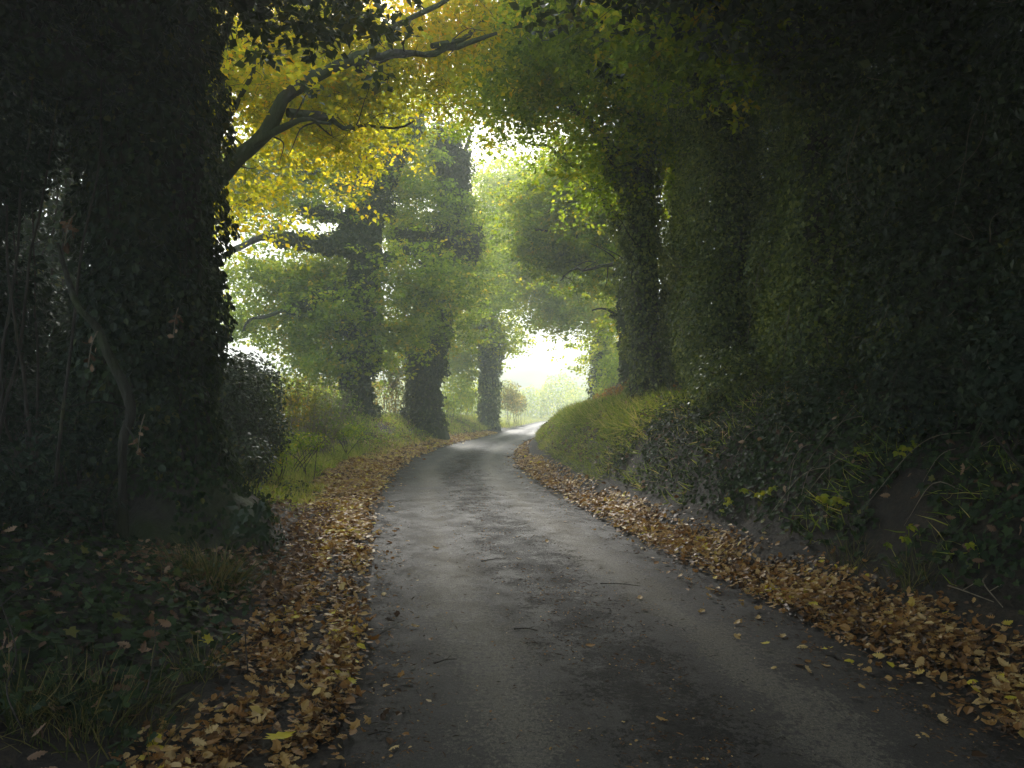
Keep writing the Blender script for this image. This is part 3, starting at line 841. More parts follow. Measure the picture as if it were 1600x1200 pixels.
# ---- the dark wall of ivy-hung trees and holly on the right bank
def wall_tree(name, label, x, y, top, rads, seed, cols, limbs, blobs, leafm, dens=520, size=.075, nl=170, hole=.3, tpl=DIA, im='ivy'):
    base = on(x, y)
    pts = [base, (x + .05, y, base[2] + (top - base[2]) * .35), (x - .1, y + .05, base[2] + (top - base[2]) * .7), (x - .2, y, top)]
    t, pth, rr, skel = build_tree(name, label, "tree", "ivy-hung trees on the right bank", pts, rads, limbs, blobs, leafm, nl, size * 1.4, .42,
                                  ivy=(dens, size, .38, im, tpl), flare=.3, seed=seed)
    s = shell(cols, dens, size, seed, depth=.28, hole=hole, noisy=.28, cut=above_ground, tpl=tpl)
    leaves_obj("hanging_ivy", M[im], t, *s)
    its = []
    for c in cols:
        for _ in range(7):
            v = unit(np.array([[-1, -.8, 0]]) + RG.normal(size=(1, 3)) * .6)[0]
            a_ = np.array(c[:3]) + v * np.array(c[3:6]) * 1.05
            e_ = a_ + RG.normal(size=3) * np.array([.25, .35, .6]) + np.array([-.12, 0, -.1])
            P_ = jitter_path(catmull([a_, (a_ + e_) / 2 + RG.normal(size=3) * .1, e_], .05), .05, _)
            its.append((P_, np.linspace(.006, .002, len(P_)), 4))
    tubes_obj("bare_twigs", M['paletwig'], t, its)
    return t
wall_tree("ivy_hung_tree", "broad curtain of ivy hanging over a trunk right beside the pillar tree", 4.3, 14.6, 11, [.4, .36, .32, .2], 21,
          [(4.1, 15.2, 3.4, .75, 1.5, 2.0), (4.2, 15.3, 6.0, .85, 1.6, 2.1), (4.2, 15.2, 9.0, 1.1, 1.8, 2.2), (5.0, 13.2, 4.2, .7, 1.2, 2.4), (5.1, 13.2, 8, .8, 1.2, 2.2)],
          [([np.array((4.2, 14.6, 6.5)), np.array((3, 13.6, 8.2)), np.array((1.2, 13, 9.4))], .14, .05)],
          [(2.0, 13.5, 9.3, 1.6, 1.8, .9, 36), (3.5, 14, 10.2, 1.8, 1.8, 1.2, 50), (3.0, 12.5, 8.4, 1.1, 1.4, 1, 36)], 'green', im='ivy_lit')
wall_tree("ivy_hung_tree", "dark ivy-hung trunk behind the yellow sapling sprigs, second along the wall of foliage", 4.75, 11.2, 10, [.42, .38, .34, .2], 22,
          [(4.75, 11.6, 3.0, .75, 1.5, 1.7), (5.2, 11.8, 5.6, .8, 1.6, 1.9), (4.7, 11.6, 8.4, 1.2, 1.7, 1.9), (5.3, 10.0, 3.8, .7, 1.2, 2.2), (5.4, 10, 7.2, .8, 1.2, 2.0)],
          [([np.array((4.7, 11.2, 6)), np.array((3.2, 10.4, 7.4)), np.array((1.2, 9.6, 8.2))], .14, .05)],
          [(2.4, 10.2, 7.9, 1.5, 1.8, .8, 40), (3.6, 10.6, 8, 1.5, 1.8, 1.3, 60)], 'green', hole=.33, im='ivy_lit')
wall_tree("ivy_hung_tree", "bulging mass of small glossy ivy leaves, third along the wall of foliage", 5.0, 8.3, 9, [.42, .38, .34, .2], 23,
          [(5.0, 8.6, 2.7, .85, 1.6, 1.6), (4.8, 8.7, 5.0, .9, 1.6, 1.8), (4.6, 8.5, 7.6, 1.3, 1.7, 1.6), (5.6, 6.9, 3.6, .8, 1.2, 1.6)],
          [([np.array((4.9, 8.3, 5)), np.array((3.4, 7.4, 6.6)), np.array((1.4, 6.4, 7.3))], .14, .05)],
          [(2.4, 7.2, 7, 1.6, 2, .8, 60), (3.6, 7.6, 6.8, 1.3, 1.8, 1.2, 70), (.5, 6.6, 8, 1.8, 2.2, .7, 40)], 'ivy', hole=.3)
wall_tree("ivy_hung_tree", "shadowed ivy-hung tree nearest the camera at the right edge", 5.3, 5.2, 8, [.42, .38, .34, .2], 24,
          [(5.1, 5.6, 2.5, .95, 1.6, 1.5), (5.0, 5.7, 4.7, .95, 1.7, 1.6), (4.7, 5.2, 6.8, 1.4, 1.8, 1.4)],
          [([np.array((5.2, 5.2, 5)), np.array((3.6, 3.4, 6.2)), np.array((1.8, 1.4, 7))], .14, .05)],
          [(2.6, 3.2, 6.8, 1.9, 2.4, .9, 140), (4.2, 2.5, 5.8, 1.4, 2.4, 1.4, 110), (2.4, -2.5, 7.2, 2.4, 3, 1, 130), (5, -1.5, 5, 1.4, 3, 2.2, 120)], 'ivy', hole=.33)  # masses behind the camera are unseen, extended there to shade the foreground

# ------------------------------------------------------------------ bushes and hedges
def bush(name, label, cat, blobs, mat, dens, size, group=None, seed=1, hole=.3, stems=10, depth=.25, tpl=DIA, noisy=.3, stem_m='twig', stemr=.012):
    xs = np.array([b[:2] for b in blobs]); c = xs.mean(0)
    t = thing(name, (c[0], c[1], hgt(c[0], c[1])), label, cat, group)
    leaves_obj("foliage", M[mat], t, *shell(blobs, dens, size, seed, depth=depth, hole=hole, noisy=noisy, cut=above_ground, tpl=tpl))
    items = []
    for b in blobs:
        for _ in range(stems):
            x, y = b[0] + RG.normal() * b[3] * .3, b[1] + RG.normal() * b[4] * .3
            z = hgt(x, y) - .05
            v = rdir(1)[0]; v[2] = abs(v[2])
            e = np.array(b[:3]) + v * np.array(b[3:6]) * RG.uniform(.8, 1.12)
            p_ = jitter_path(catmull([(x, y, z), ((x + e[0]) / 2 + RG.normal() * .08, (y + e[1]) / 2, z * .4 + e[2] * .6), e], .15), .06, _)
            items.append((p_, np.linspace(stemr, .003, len(p_)), 4))
            for __ in range(3):
                k = RG.integers(len(p_) // 2, len(p_)); q2 = p_[k] + RG.normal(size=3) * .25
                items.append((np.array([p_[k], (p_[k] + q2) / 2 + RG.normal(size=3) * .03, q2]), np.array([.005, .004, .002]), 3))
    tubes_obj("stems", M[stem_m], t, items)
    return t

def pb(x, y, Y, rx, ry, rd):
    return bl(x, y, Y, rx, ry, rd, 0)[:6]

bush("holly_bush", "dark holly bush crowding the left edge beside the massive oak", "bush",
     [(-5.6, 7.3, 4.4, 1.1, 1.0, 1.3), (-6.9, 7.6, 4.6, 1.3, 1.2, 1.8), (-5.0, 7.1, 6.4, 1.3, 1.1, 1.4), (-5.5, 7.6, 2.7, .7, .6, .8), (-6.8, 7.2, 7, 1.6, 1.4, 1.7)], 'holly', 850, .065, seed=31, hole=.33, stems=8, stemr=.02, tpl=OVAL)
bush("undergrowth_thicket", "shadowy thicket of thin stems below the holly, daylight showing through", "bush",
     [(-6.2, 9.5, 2.0, 1.6, .8, 1.3), (-8.2, 10, 2.2, 1.6, .8, 1.6), (-5.7, 8.0, 1.5, .9, .5, .9)], 'holly', 480, .075, seed=32, hole=.38, stems=14, stemr=.016)
bush("ground_holly", "low dark holly growing at the foot of the mossy leaning sapling", "bush",
     [(-4.7, 6.3, .95, .8, .6, .45), (-6.2, 6.0, 1.1, 1.0, .8, .6), (-3.9, 6.6, .75, .4, .4, .2), pb(110, 690, 7.3, 60, 75, .35)], 'holly', 520, .055, seed=33, hole=.3, stems=5, tpl=OVAL)
bush("ivy_hedge", "dense dark hedge of ivy and holly just past the massive oak", "hedge",
     [pb(372, 640, 12.5, 45, 90, .9), pb(395, 615, 14, 45, 62, 1.0), pb(350, 600, 14, 50, 55, 1.2), pb(415, 680, 13.5, 40, 40, .7), pb(390, 720, 11.5, 35, 40, .6)], 'ivy', 560, .07, seed=34, hole=.24, stems=8)
bush("field_maple_shrub", "yellow-green shrub with loose twiggy top beyond the dark hedge", "bush",
     [pb(452, 625, 18, 42, 48, 1.0), pb(485, 640, 20, 36, 38, .8), pb(430, 660, 17, 36, 40, .7)], 'yellowshrub', 170, .075, seed=35, hole=.36, stems=26, depth=.4, stem_m='paletwig')
bush("bramble_thicket", "tangle of brown dead stems and sparse leaves beside the forked ivy tree", "bush",
     [pb(525, 640, 23, 42, 36, .9), pb(500, 668, 20, 40, 24, .7)], 'drygrass', 110, .08, seed=36, hole=.36, stems=90, depth=.4, stem_m='paletwig', stemr=.009)
bush("low_bramble", "leafy bramble patch spilling onto the grass verge below the dead stems", "bush",
     [pb(470, 690, 15.5, 50, 18, .6), pb(540, 672, 21, 45, 16, .7), pb(430, 712, 13.5, 32, 20, .5)], 'green', 420, .055, seed=37, hole=.3, stems=8)
bush("hawthorn_hedge", "brownish hawthorn hedge showing between the two dark ivy trunks", "hedge",
     [pb(615, 600, 41, 34, 55, 1.2), pb(560, 610, 42, 40, 30, 1.2), pb(500, 605, 42, 36, 32, 1.2)], 'yellowshrub', 90, .13, seed=38, hole=.34, stems=30, depth=.5)
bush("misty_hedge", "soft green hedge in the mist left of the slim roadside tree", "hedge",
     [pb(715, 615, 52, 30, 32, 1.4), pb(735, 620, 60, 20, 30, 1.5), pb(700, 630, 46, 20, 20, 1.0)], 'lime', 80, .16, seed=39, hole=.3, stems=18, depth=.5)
bush("golden_shrub", "golden yellow shrub glowing at the bend beside the slim roadside tree", "bush",
     [pb(795, 618, 66, 18, 26, 1.4), pb(808, 628, 72, 18, 18, 1.4)], 'yellowshrub', 80, .17, seed=40, hole=.3, stems=14, depth=.5)
bush("lit_shrub", "bright lime-yellow shrub on the bank left of the pillar tree", "bush",
     [pb(958, 590, 40, 22, 40, 1.0), pb(945, 610, 42, 18, 24, 1.0), pb(970, 560, 41, 14, 30, .8)], 'lime', 150, .13, seed=41, hole=.3, stems=14, depth=.4)
bush("bracken_patch", "rust-orange dead bracken at the foot of the pillar tree's left side", "fern",
     [pb(968, 618, 24, 26, 16, .6), pb(945, 624, 26, 20, 12, .6), pb(985, 612, 24, 14, 20, .5)], 'bracken', 520, .07, seed=42, hole=.25, stems=24, stem_m='paletwig')
bush("bracken_patch", "small rust-orange dead bracken clump between the pillar tree and the ivy curtain", "fern",
     [pb(1045, 610, 18.5, 16, 18, .4)], 'bracken', 500, .06, seed=43, hole=.25, stems=14, stem_m='paletwig')
for k, (x, y, Y, rx, ry, rd, mt, lab) in enumerate([
        (1150, 610, 12.4, 75, 70, .7, 'ivy_lit', "ivy bush bulging over the bank beneath the broad ivy curtain"),
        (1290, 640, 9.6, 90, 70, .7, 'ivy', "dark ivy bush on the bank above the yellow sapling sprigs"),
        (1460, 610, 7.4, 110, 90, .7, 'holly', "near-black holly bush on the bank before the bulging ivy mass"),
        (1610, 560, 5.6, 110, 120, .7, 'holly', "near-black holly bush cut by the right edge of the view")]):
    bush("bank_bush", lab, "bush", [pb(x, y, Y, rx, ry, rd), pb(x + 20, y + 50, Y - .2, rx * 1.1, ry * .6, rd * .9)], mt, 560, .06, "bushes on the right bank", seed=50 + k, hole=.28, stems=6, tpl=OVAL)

bush("bank_holly", "tall green screen of holly filling the space just right of the pillar tree", "bush",
     [pb(1064, y, 19.2, 30, 95, .8) for y in (540, 400, 260, 120)] + [pb(1068, y, 24, 42, 110, .9) for y in (540, 380, 220, 60)], 'ivy_lit', 560, .095, seed=47, hole=.05, stems=4, stemr=.02)
bush("overgrown_hedge", "tall unbroken dark hedge closing the view behind the ivy-hung trees", "hedge",
     [(6.9 + .3 * math.sin(k), 4 + k * 2.6, z, 1.1, 1.9, 1.9) for k in range(7) for z in (2.8, 5.6, 8.2) if not (k < 4 and z > 7)], 'ivy', 300, .11, seed=45, hole=.36, stems=4, stemr=.03)
bush("overgrown_hedge", "tall dark hedge on the field side of the massive oak, sky specks showing through", "hedge",
     [(-8.2 - k * .9, 12.4 + k * 1.2, z, 1.5, 1.2, 1.8) for k in range(3) for z in (2.9, 5.6, 8.2, 10.8)], 'ivy', 230, .11, seed=46, hole=.3, stems=4, stemr=.03)
# ------------------------------------------------------------------ far hedges and hill
fb = []
for k in range(16):
    x = -34 + k * 4.6
    yy = 122 + 8 * math.sin(k * 1.3)
    h = RG.uniform(2.8, 4.2)
    fb.append((x, yy, h * .8, 3.4, 2.0, h))
bush("field_hedge", "long pale yellow-green hedge across the far end of the lane", "hedge", fb, 'lime', 26, .3, seed=60, hole=.22, stems=6, depth=.6, stemr=.03)
fb = [(-9 - k * 3.4, 34 + k * 4.5, 2.0, 2.4, 2.2, 1.7) for k in range(7)]
bush("field_hedge", "pale hedge running off across the field behind the forked ivy tree", "hedge", fb, 'green', 60, .16, seed=61, hole=.3, stems=8, depth=.5)

# distant wooded hill, a long low rise beyond the fields
hxs = np.linspace(-125, 125, 90); hys = np.linspace(165, 228, 20)
HX, HYY = np.meshgrid(hxs, hys)
pp = np.stack([HX.ravel(), HYY.ravel(), 0 * HX.ravel()], 1)
hz = np.sin(np.clip((HYY.ravel() - 165) / 63, 0, 1) * math.pi * .6) * (8 + 9 * vnoise(pp, .02, 3)) + (vnoise(pp, .15, 4)) * 1.5 - .6
pp[:, 2] = hz
nn = len(hxs)
ii = (np.arange(len(hys) - 1)[:, None] * nn + np.arange(nn - 1)[None, :]).ravel()
m, t, p, out = mat_new("hill_grass")
g = t.nodes.new("ShaderNodeNewGeometry"); nz_ = noise(t, .12, 5, g.outputs["Position"], .7)
r = ramp(t, [(.35, (.12, .15, .09)), (.65, (.22, .24, .12))], nz_.outputs[0]); t.links.new(r.outputs[0], p.inputs["Base Color"]); p.inputs["Roughness"].default_value = .95
tag(mesh_obj("hill", pp, np.stack([ii, ii + 1, ii + nn + 1, ii + nn], 1), m, smooth=True), kind="structure")

# ------------------------------------------------------------------ ground cover
def edge_points(n, t0, t1, a_fun, sgn, tpow=1.0):
    """points beside the lane: along the centre line between y=t0..t1, a metres outside the edge"""
    k = np.searchsorted(CL[:, 1], t0 + (t1 - t0) * RG.random(n) ** tpow)
    k = np.clip(k, 1, len(CL) - 1)
    fr = RG.random(n)[:, None]
    c = CL[k - 1] * (1 - fr) + CL[k] * fr
    a = a_fun(n, c[:, 1])
    sd = np.stack([CLT[k, 1], -CLT[k, 0]], 1)
    xy = c[:, :2] + sd * (sgn * (HW + a))[:, None]
    return xy[:, 0], xy[:, 1], a

def lie(x, y, lift, tilt):
    """positions on the ground and leaf axes for leaves lying about"""
    n = len(x)
    z = height(x, y); z = np.maximum(z, .012)
    N = unit(normals(x, y) + RG.normal(size=(n, 3)) * np.reshape(tilt, (-1, 1)))
    N[:, 2] = np.abs(N[:, 2])
    D = rdir(n); D[:, 2] *= .2
    P = np.stack([x, y, z + lift], 1)
    return P, D, N

def litter(n, t0, t1, width, sgn, size, tpls, pile=.05, gap=None, seed=0, tpow=1.0, tone=0):
    def af(n, ty):
        w_ = width(ty)
        return -.12 + w_ * RG.beta(1.35, 1.5, n) * 1.15 - .45 * (RG.random(n) < .035) * RG.random(n) ** 2
    x, y, a = edge_points(n, t0, t1, af, sgn, tpow)
    w_ = width(y)
    dens = vnoise(np.stack([x, y, 0 * x], 1), 1.3, seed) * .6 + vnoise(np.stack([x, y, 0 * x], 1), 4, seed + 1) * .4
    edge_ = np.where(a < -.12, .8, np.clip((a + .1) / .3, .06, 1)) * np.clip((w_ * 1.05 - a) / .5, 0, 1)
    keep = RG.random(n) < edge_ * np.clip(dens * 3.2 - .75, .08, 1)
    if gap is not None:
        g_ = np.abs(a - gap[0]) < gap[1] + (dens - .5) * .15
        keep &= ~(g_ & (y < gap[2]) & (RG.random(n) < .88))
    x, y, a = x[keep], y[keep], a[keep]
    n = len(x)
    P, D, N = lie(x, y, .008 + pile * RG.random(n) ** 1.5, .16 + .45 * RG.random(n) ** 3)
    rnd = np.clip(RG.beta(1.5, 1.5, n), 0, 1)
    rnd = np.clip(rnd + tone + (vnoise(np.stack([x, y, 0 * x], 1), 2.2, seed + 9) - .5) * .5, 0, 1)
    S = size * RG.uniform(.45, 1.3, n)
    sets = []
    pick = RG.integers(len(tpls), size=n)
    for k, tp in enumerate(tpls):
        q = pick == k
        sets.append(scatter(tp, P[q], D[q], N[q], S[q], rnd[q]))
    return sets

wl = lambda y: np.interp(y, [2, 5, 8, 12, 18, 25, 32, 45], [1.0, .85, .8, 1.15, 1.9, 2.1, 1.5, .9])
wr = lambda y: np.interp(y, [2, 5, 9, 14, 20, 26, 34, 45], [1.0, .9, .85, .8, .7, .55, .5, .4])
sets = litter(14000, 2.4, 10, wl, -1, .042, [OVAL], .015, (.28, .07, 9), 3, tone=-.3) + litter(12500, 2.4, 9, wl, -1, .062, OAKS8 + [OVAL], .05, (.28, .09, 9), 3) + litter(22000, 8.5, 22, wl, -1, .085, [OVAL], .05, None, 3, tone=.16) + litter(16000, 20, 50, wl, -1, .12, [OVAL], .05, None, 3, tone=.16)  # positive tone paints brighter light onto the leaves farther along
o = leaves_obj("fallen_leaves", M['litter'], None, *sets)
tag(o, "thick drift of tan and orange fallen leaves along the left lane edge", "fallen leaves", kind="stuff")
sets = litter(16000, 2.6, 10, wr, 1, .042, [OVAL], .015, None, 5, tone=-.3) + litter(13000, 2.6, 9.5, wr, 1, .062, OAKS8 + [OVAL], .06, None, 5) + litter(13000, 9, 22, wr, 1, .08, [OVAL], .06, None, 5) + litter(5000, 20, 45, wr, 1, .11, [OVAL], .05, None, 5)
o = leaves_obj("fallen_leaves", M['litter'], None, *sets)
tag(o, "ragged drift of brown fallen leaves at the foot of the right bank", "fallen leaves", kind="stuff")

# leaves caught on the banks above the drifts
def bank_leaves(n, t0, t1, a0, a1, sgn, size, tpls, mat):
    x, y, a = edge_points(n, t0, t1, lambda n, ty: RG.uniform(a0, a1, n), sgn)
    P, D, N = lie(x, y, .05 + .08 * RG.random(n), .5)
    rnd = RG.random(n); pick = RG.integers(len(tpls), size=n)
    return [scatter(tp, P[pick == k], D[pick == k], N[pick == k], size * RG.uniform(.6, 1.2, int((pick == k).sum())), rnd[pick == k]) for k, tp in enumerate(tpls)]
o = leaves_obj("scattered_leaves", M['dead'], None, *(bank_leaves(2600, 6, 11.5, .5, 1.9, -1, .07, OAKS, 0) + bank_leaves(500, 2.6, 9, .8, 3.6, -1, .08, OAKS, 0) + bank_leaves(700, 9, 20, 1.5, 3.0, -1, .10, [OVAL], 0) + bank_leaves(2500, 24, 50, 1.2, 4.0, -1, .11, [OVAL], 0)))
tag(o, "dead brown leaves scattered through the ivy and grass on the left", "fallen leaves", kind="stuff")
o = leaves_obj("scattered_leaves", M['dead'], None, *(bank_leaves(420, 3, 10, 1.0, 3.4, 1, .09, OAKS, 0) + bank_leaves(1500, 10, 36, .9, 3.4, 1, .09, [OVAL], 0)))
tag(o, "dead brown leaves caught among the ivy on the right bank", "fallen leaves", kind="stuff")

def cover(n, t0, t1, a0, a1, sgn, size, tpl, lift, hole, seed, tilt=.45, apow=1.0, droop=0.0):
    x, y, a = edge_points(n, t0, t1, lambda n, ty: a0 + (a1 - a0) * RG.random(n) ** apow, sgn)
    d = vnoise(np.stack([x, y, 0 * x], 1), 1.2, seed) * .6 + vnoise(np.stack([x, y, 0 * x], 1), 4, seed + 1) * .4
    edge_ = np.clip((a - a0) / .35, 0, 1)
    keep = (d > hole) & (RG.random(n) < .15 + .85 * edge_)
    x, y, d = x[keep], y[keep], d[keep]; n = len(x)
    P, D, N = lie(x, y, lift * (.2 + .8 * RG.random(n)) * (.4 + 1.2 * d), tilt)
    D[:, 2] -= droop
    return scatter(tpl, P, D, N, size * RG.uniform(.6, 1.25, n), np.clip(RG.normal(.42, .2, n), 0, 1))
o = leaves_obj("ground_ivy", M['ivy_ground'], None, cover(11000, 2.0, 8.6, .75, 5.5, -1, .065, IVY, .13, .36, 11), cover(9000, 8, 15, 1.3, 4, -1, .06, IVY, .12, .4, 12))
tag(o, "dark ivy carpeting the ground in the left foreground", "ivy", kind="stuff")
o = leaves_obj("ground_ivy", M['ivy_ground'], None, cover(21000, 2.6, 9, .85, 4.2, 1, .06, IVY, .14, .25, 13, .5, .8, .6), cover(19000, 8.5, 14.5, .8, 4.2, 1, .06, OVAL, .14, .34, 14, .5, .8, .6), cover(5000, 14, 22, 1.2, 4.2, 1, .06, OVAL, .12, .5, 14, .5, .8, .6))
tag(o, "dark ivy trailing down the face of the right bank", "ivy", kind="stuff")

def blades(n, t0, t1, a0, a1, sgn, size, hole, seed, lean=.35, down=0.0):
    x, y, a = edge_points(n, t0, t1, lambda n, ty: RG.uniform(a0, a1, n), sgn)
    d = vnoise(np.stack([x, y, 0 * x], 1), 1.5, seed) * .6 + vnoise(np.stack([x, y, 0 * x], 1), 5, seed + 1) * .4
    keep = d > hole; x, y, d = x[keep], y[keep], d[keep]; n = len(x)
    z = height(x, y)
    D = unit(RG.normal(size=(n, 3)) * lean + np.array([0, 0, 1 - down]) + normals(x, y) * np.array([1.6, 1.6, 0]) * down)
    N = unit(np.cross(D, rdir(n)))
    return scatter(BLADE, np.stack([x, y, z - .01], 1), D, N, size * RG.uniform(.5, 1.2, n) * (.5 + d), RG.random(n))
o = leaves_obj("grass", M['grass'], None, blades(26000, 11, 24, 1.5, 3.3, -1, .26, .3, 21), blades(24000, 22, 70, .9, 4, -1, .28, .36, 22, .45),
               blades(12000, 60, 118, .3, 6, -1, .3, .3, 23), blades(5000, 9, 15, 1.0, 2.0, -1, .16, .45, 24))
tag(o, "short bright grass on the left verge and round the bend", "grass", kind="stuff")
o = leaves_obj("grass", M['drygrass'], None, blades(52000, 13.5, 40, .75, 3.4, 1, .17, .42, 25, .6, .5), blades(16000, 13.5, 30, 1.5, 3.0, 1, .3, .42, 27, .6, .7), blades(3500, 5, 14, .9, 2.6, 1, .22, .5, 26, .5, .6))
tag(o, "olive grass draped over the crest of the right bank", "grass", kind="stuff")

# ------------------------------------------------------------------ single things on and beside the lane
def ground_at(x, y, y0=2.2, y1=60):
    """where the ray through photo pixel (x, y) meets the ground"""
    Y = np.linspace(y0, y1, 2400)
    X = (x - 800) * Y / F; Z = CH - (y - HY) * Y / F
    h = np.maximum(height(X, Y), 0.0)
    k = int(np.argmax(Z <= h)) if (Z <= h).any() else len(Y) - 1
    return np.array([X[k], Y[k], h[k]])

def one_leaf_mesh(name, tpl, size, mat, rnd):
    o = mesh_obj(name, tpl[0] * size, tpl[1], mat, None, rnd=np.full(sum(len(f) for f in tpl[1]), rnd))
    return o
MAPLE = (lambda h: (np.array([(x, y, .15 * abs(x) + .1 * (y - .4) ** 2) for x, y in h] + [(-x, y, .15 * x + .1 * (y - .4) ** 2) for x, y in h[1:-1]], float),
                    [np.array([tuple(range(len(h)))]), np.array([(0,) + (len(h) - 1,) + tuple(range(2 * len(h) - 3, len(h) - 1, -1))])]))(
    [(0, 0), (.22, -.06), (.2, .1), (.5, .12), (.36, .28), (.54, .5), (.3, .48), (.26, .72), (.1, .66), (0, 1)])
first = {}
def put_leaf(kind, xy, size, label, group, rnd, tpl, mat, on_road=True):
    g_ = ground_at(*xy)
    if kind not in first:
        o = one_leaf_mesh("fallen_leaf", tpl, 1.0, mat, rnd); first[kind] = o
    else:
        o = first[kind].copy(); sc.collection.objects.link(o)
    o.location = (g_[0], g_[1], g_[2] + (.012 if on_road else .05))
    o.rotation_euler = (RG.normal() * .22, RG.normal() * .22, RG.uniform(0, 6.28))
    o.scale = (size,) * 3
    tag(o, label, "leaf", group)
road_px = [(752, 815), (815, 876), (885, 890), (654, 907), (630, 879), (642, 899), (656, 983), (607, 1176), (883, 816), (855, 850), (687, 859), (633, 847), (1002, 954), (1044, 1132),
           (1155, 999), (600, 933), (588, 962), (1117, 925), (1112, 936), (1002, 860), (1022, 884), (1147, 980), (1157, 1004), (1245, 1014), (1267, 1035), (1282, 1042), (1267, 1057),
           (1212, 1045), (1236, 1042), (1352, 1082), (1347, 1050), (1387, 1079), (1325, 1094), (1002, 940), (1220, 1000), (970, 1130), (722, 775), (690, 792), (1185, 965), (1180, 1030),
           (930, 1010), (1445, 1110), (1480, 1140), (1100, 1075), (590, 1010), (598, 870), (612, 822), (780, 930), (960, 838), (1060, 905), (1090, 960)]
for k, q in enumerate(road_px):
    put_leaf('brown%d' % (k % 4), q, RG.uniform(.055, .085), "small curled brown oak leaf lying loose on the bare tarmac", "loose brown leaves on the tarmac", [.45, .7, .8, .9][k % 4], OAKS[k % 4], M['litter'])
for k, q in enumerate([(1201, 1018), (1395, 1058), (545, 1080), (541, 990), (528, 968), (515, 852), (562, 865), (512, 882), (500, 960), (522, 1062), (468, 975), (1385, 985), (1270, 957)]):
    put_leaf('yellow%d' % (k % 2), q, RG.uniform(.06, .085), "small bright yellow leaf lying on or beside the brown drifts", "small yellow leaves along the lane edges", .3, (MAPLE, OVAL)[k % 2], M['yleaf'], False)
put_leaf('yellow0', (448, 1172), .15, "largest yellow leaf, lying on the drift at the bottom edge, left of the lane", None, .3, MAPLE, M['yleaf'], False)
put_leaf('yellow0', (332, 1012), .09, "yellow maple leaf resting on the dark ivy at the foot of the grass tuft", None, .3, MAPLE, M['yleaf'], False)

def twig_on_road(q0, q1, r, label, group=None):
    a, b_ = ground_at(*q0), ground_at(*q1)
    a[2] += .018; b_[2] += .018
    P_ = jitter_path(catmull([a, (a + b_) / 2 + np.array([0, .02, .004]), b_], .03), .02, int(q0[0]) % 9)
    its = [(P_, np.linspace(r, r * .4, len(P_)), 5)]
    k = len(P_) // 2
    e = P_[k] + unit((P_[k] - P_[0])[None])[0] * .05 + np.array([.0, .05, .005])
    its.append((np.array([P_[k], (P_[k] + e) / 2, e]), np.array([r * .5, r * .4, r * .25]), 4))
    tag(tubes_obj("twig", M['twig'], None, its), label, "twig", group)
TG = "thin twigs dropped on the tarmac"
for q0, q1, lab in [((803, 988), (840, 989), "straight dark twig lying near the middle of the lane"), ((588, 998), (612, 986), "short twig by the left edge of the tarmac"),
                    ((678, 1042), (714, 1034), "thin twig on the pale left wheel track"), ((575, 1156), (612, 1152), "thin twig at the bottom left corner of the tarmac"),
                    ((752, 880), (790, 876), "thin twig on the dark centre strip of the lane"), ((938, 915), (1000, 920), "long flat twig lying across the right wheel track"),
                    ((1060, 870), (1092, 888), "slanting twig near the right-hand drift of leaves")]:
    twig_on_road(q0, q1, .006, lab, TG)

# crumbs of leaf, twig and grit trodden into the lane
n = 15000
k = np.searchsorted(CL[:, 1], 2.6 + 26 * RG.random(n) ** 1.5)
mode = RG.random(n)
u = np.where(mode < .42, RG.normal(.02, .3, n), np.where(mode < .62, RG.normal(1.38, .16, n), np.where(mode < .8, RG.normal(-1.42, .13, n), RG.uniform(-1.6, 1.6, n))))
fr = RG.random(n)[:, None]
c_ = CL[k - 1] * (1 - fr) + CL[k] * fr
xy = c_[:, :2] + np.stack([CLT[k, 1], -CLT[k, 0]], 1) * u[:, None]
p3 = np.stack([xy[:, 0], xy[:, 1], 0 * u], 1)
keep = (vnoise(p3, 1.7, 31) * .5 + vnoise(p3, 6, 32) * .5 > .42 + .1 * RG.random(n)) & (np.abs(u) < 1.64)
p3 = p3[keep]; p3[:, 2] = .014; n = len(p3)
D = rdir(n); D[:, 2] *= .1
N = unit(np.array([0, 0, 1.0]) + RG.normal(size=(n, 3)) * .25)
SL = (OVAL[0] * np.array([.22, 1, .6]), OVAL[1])
m1 = RG.random(n) < .55
rr_ = np.clip(RG.beta(1.1, 2.2, n), 0, 1)
o = leaves_obj("leaf_crumbs", M['litter'], None, scatter(SL, p3[m1], D[m1], N[m1], RG.uniform(.015, .05, int(m1.sum())), rr_[m1] * .5), scatter(OVAL, p3[~m1], D[~m1], N[~m1], RG.uniform(.008, .022, int((~m1).sum())), rr_[~m1]))
tag(o, "dark crumbs of leaf, twig and grit trodden into the lane", "debris", kind="stuff")

o = leaves_obj("weeds", M['green'], None, cover(4500, 13, 34, .9, 3.4, 1, .07, OVAL, .14, .45, 61, .7), cover(3500, 9.5, 26, 1.4, 3.6, -1, .075, OVAL, .2, .42, 62, .7), cover(4500, 24, 50, 1.0, 3.5, -1, .09, DIA, .25, .45, 63, .7))
tag(o, "low leafy weeds growing through the verge and bank grass", "weeds", kind="stuff")
def briar(n, t0, t1, a0, a1, sgn):
    x, y, a = edge_points(n, t0, t1, lambda n, ty: RG.uniform(a0, a1, n), sgn)
    z = height(x, y); its = []
    for k in range(n):
        ln = RG.uniform(.3, .8); e = np.array([x[k] - sgn * ln * .8 + RG.normal() * .2, y[k] + RG.normal() * .4, 0])
        e[2] = max(hgt(e[0], e[1]), 0) + .06
        m_ = (np.array([x[k], y[k], z[k]]) + e) / 2 + np.array([0, 0, ln * .35])
        P_ = catmull([np.array([x[k], y[k], z[k]]), m_, e], .06)
        its.append((P_, np.linspace(.005, .002, len(P_)), 4))
    return its
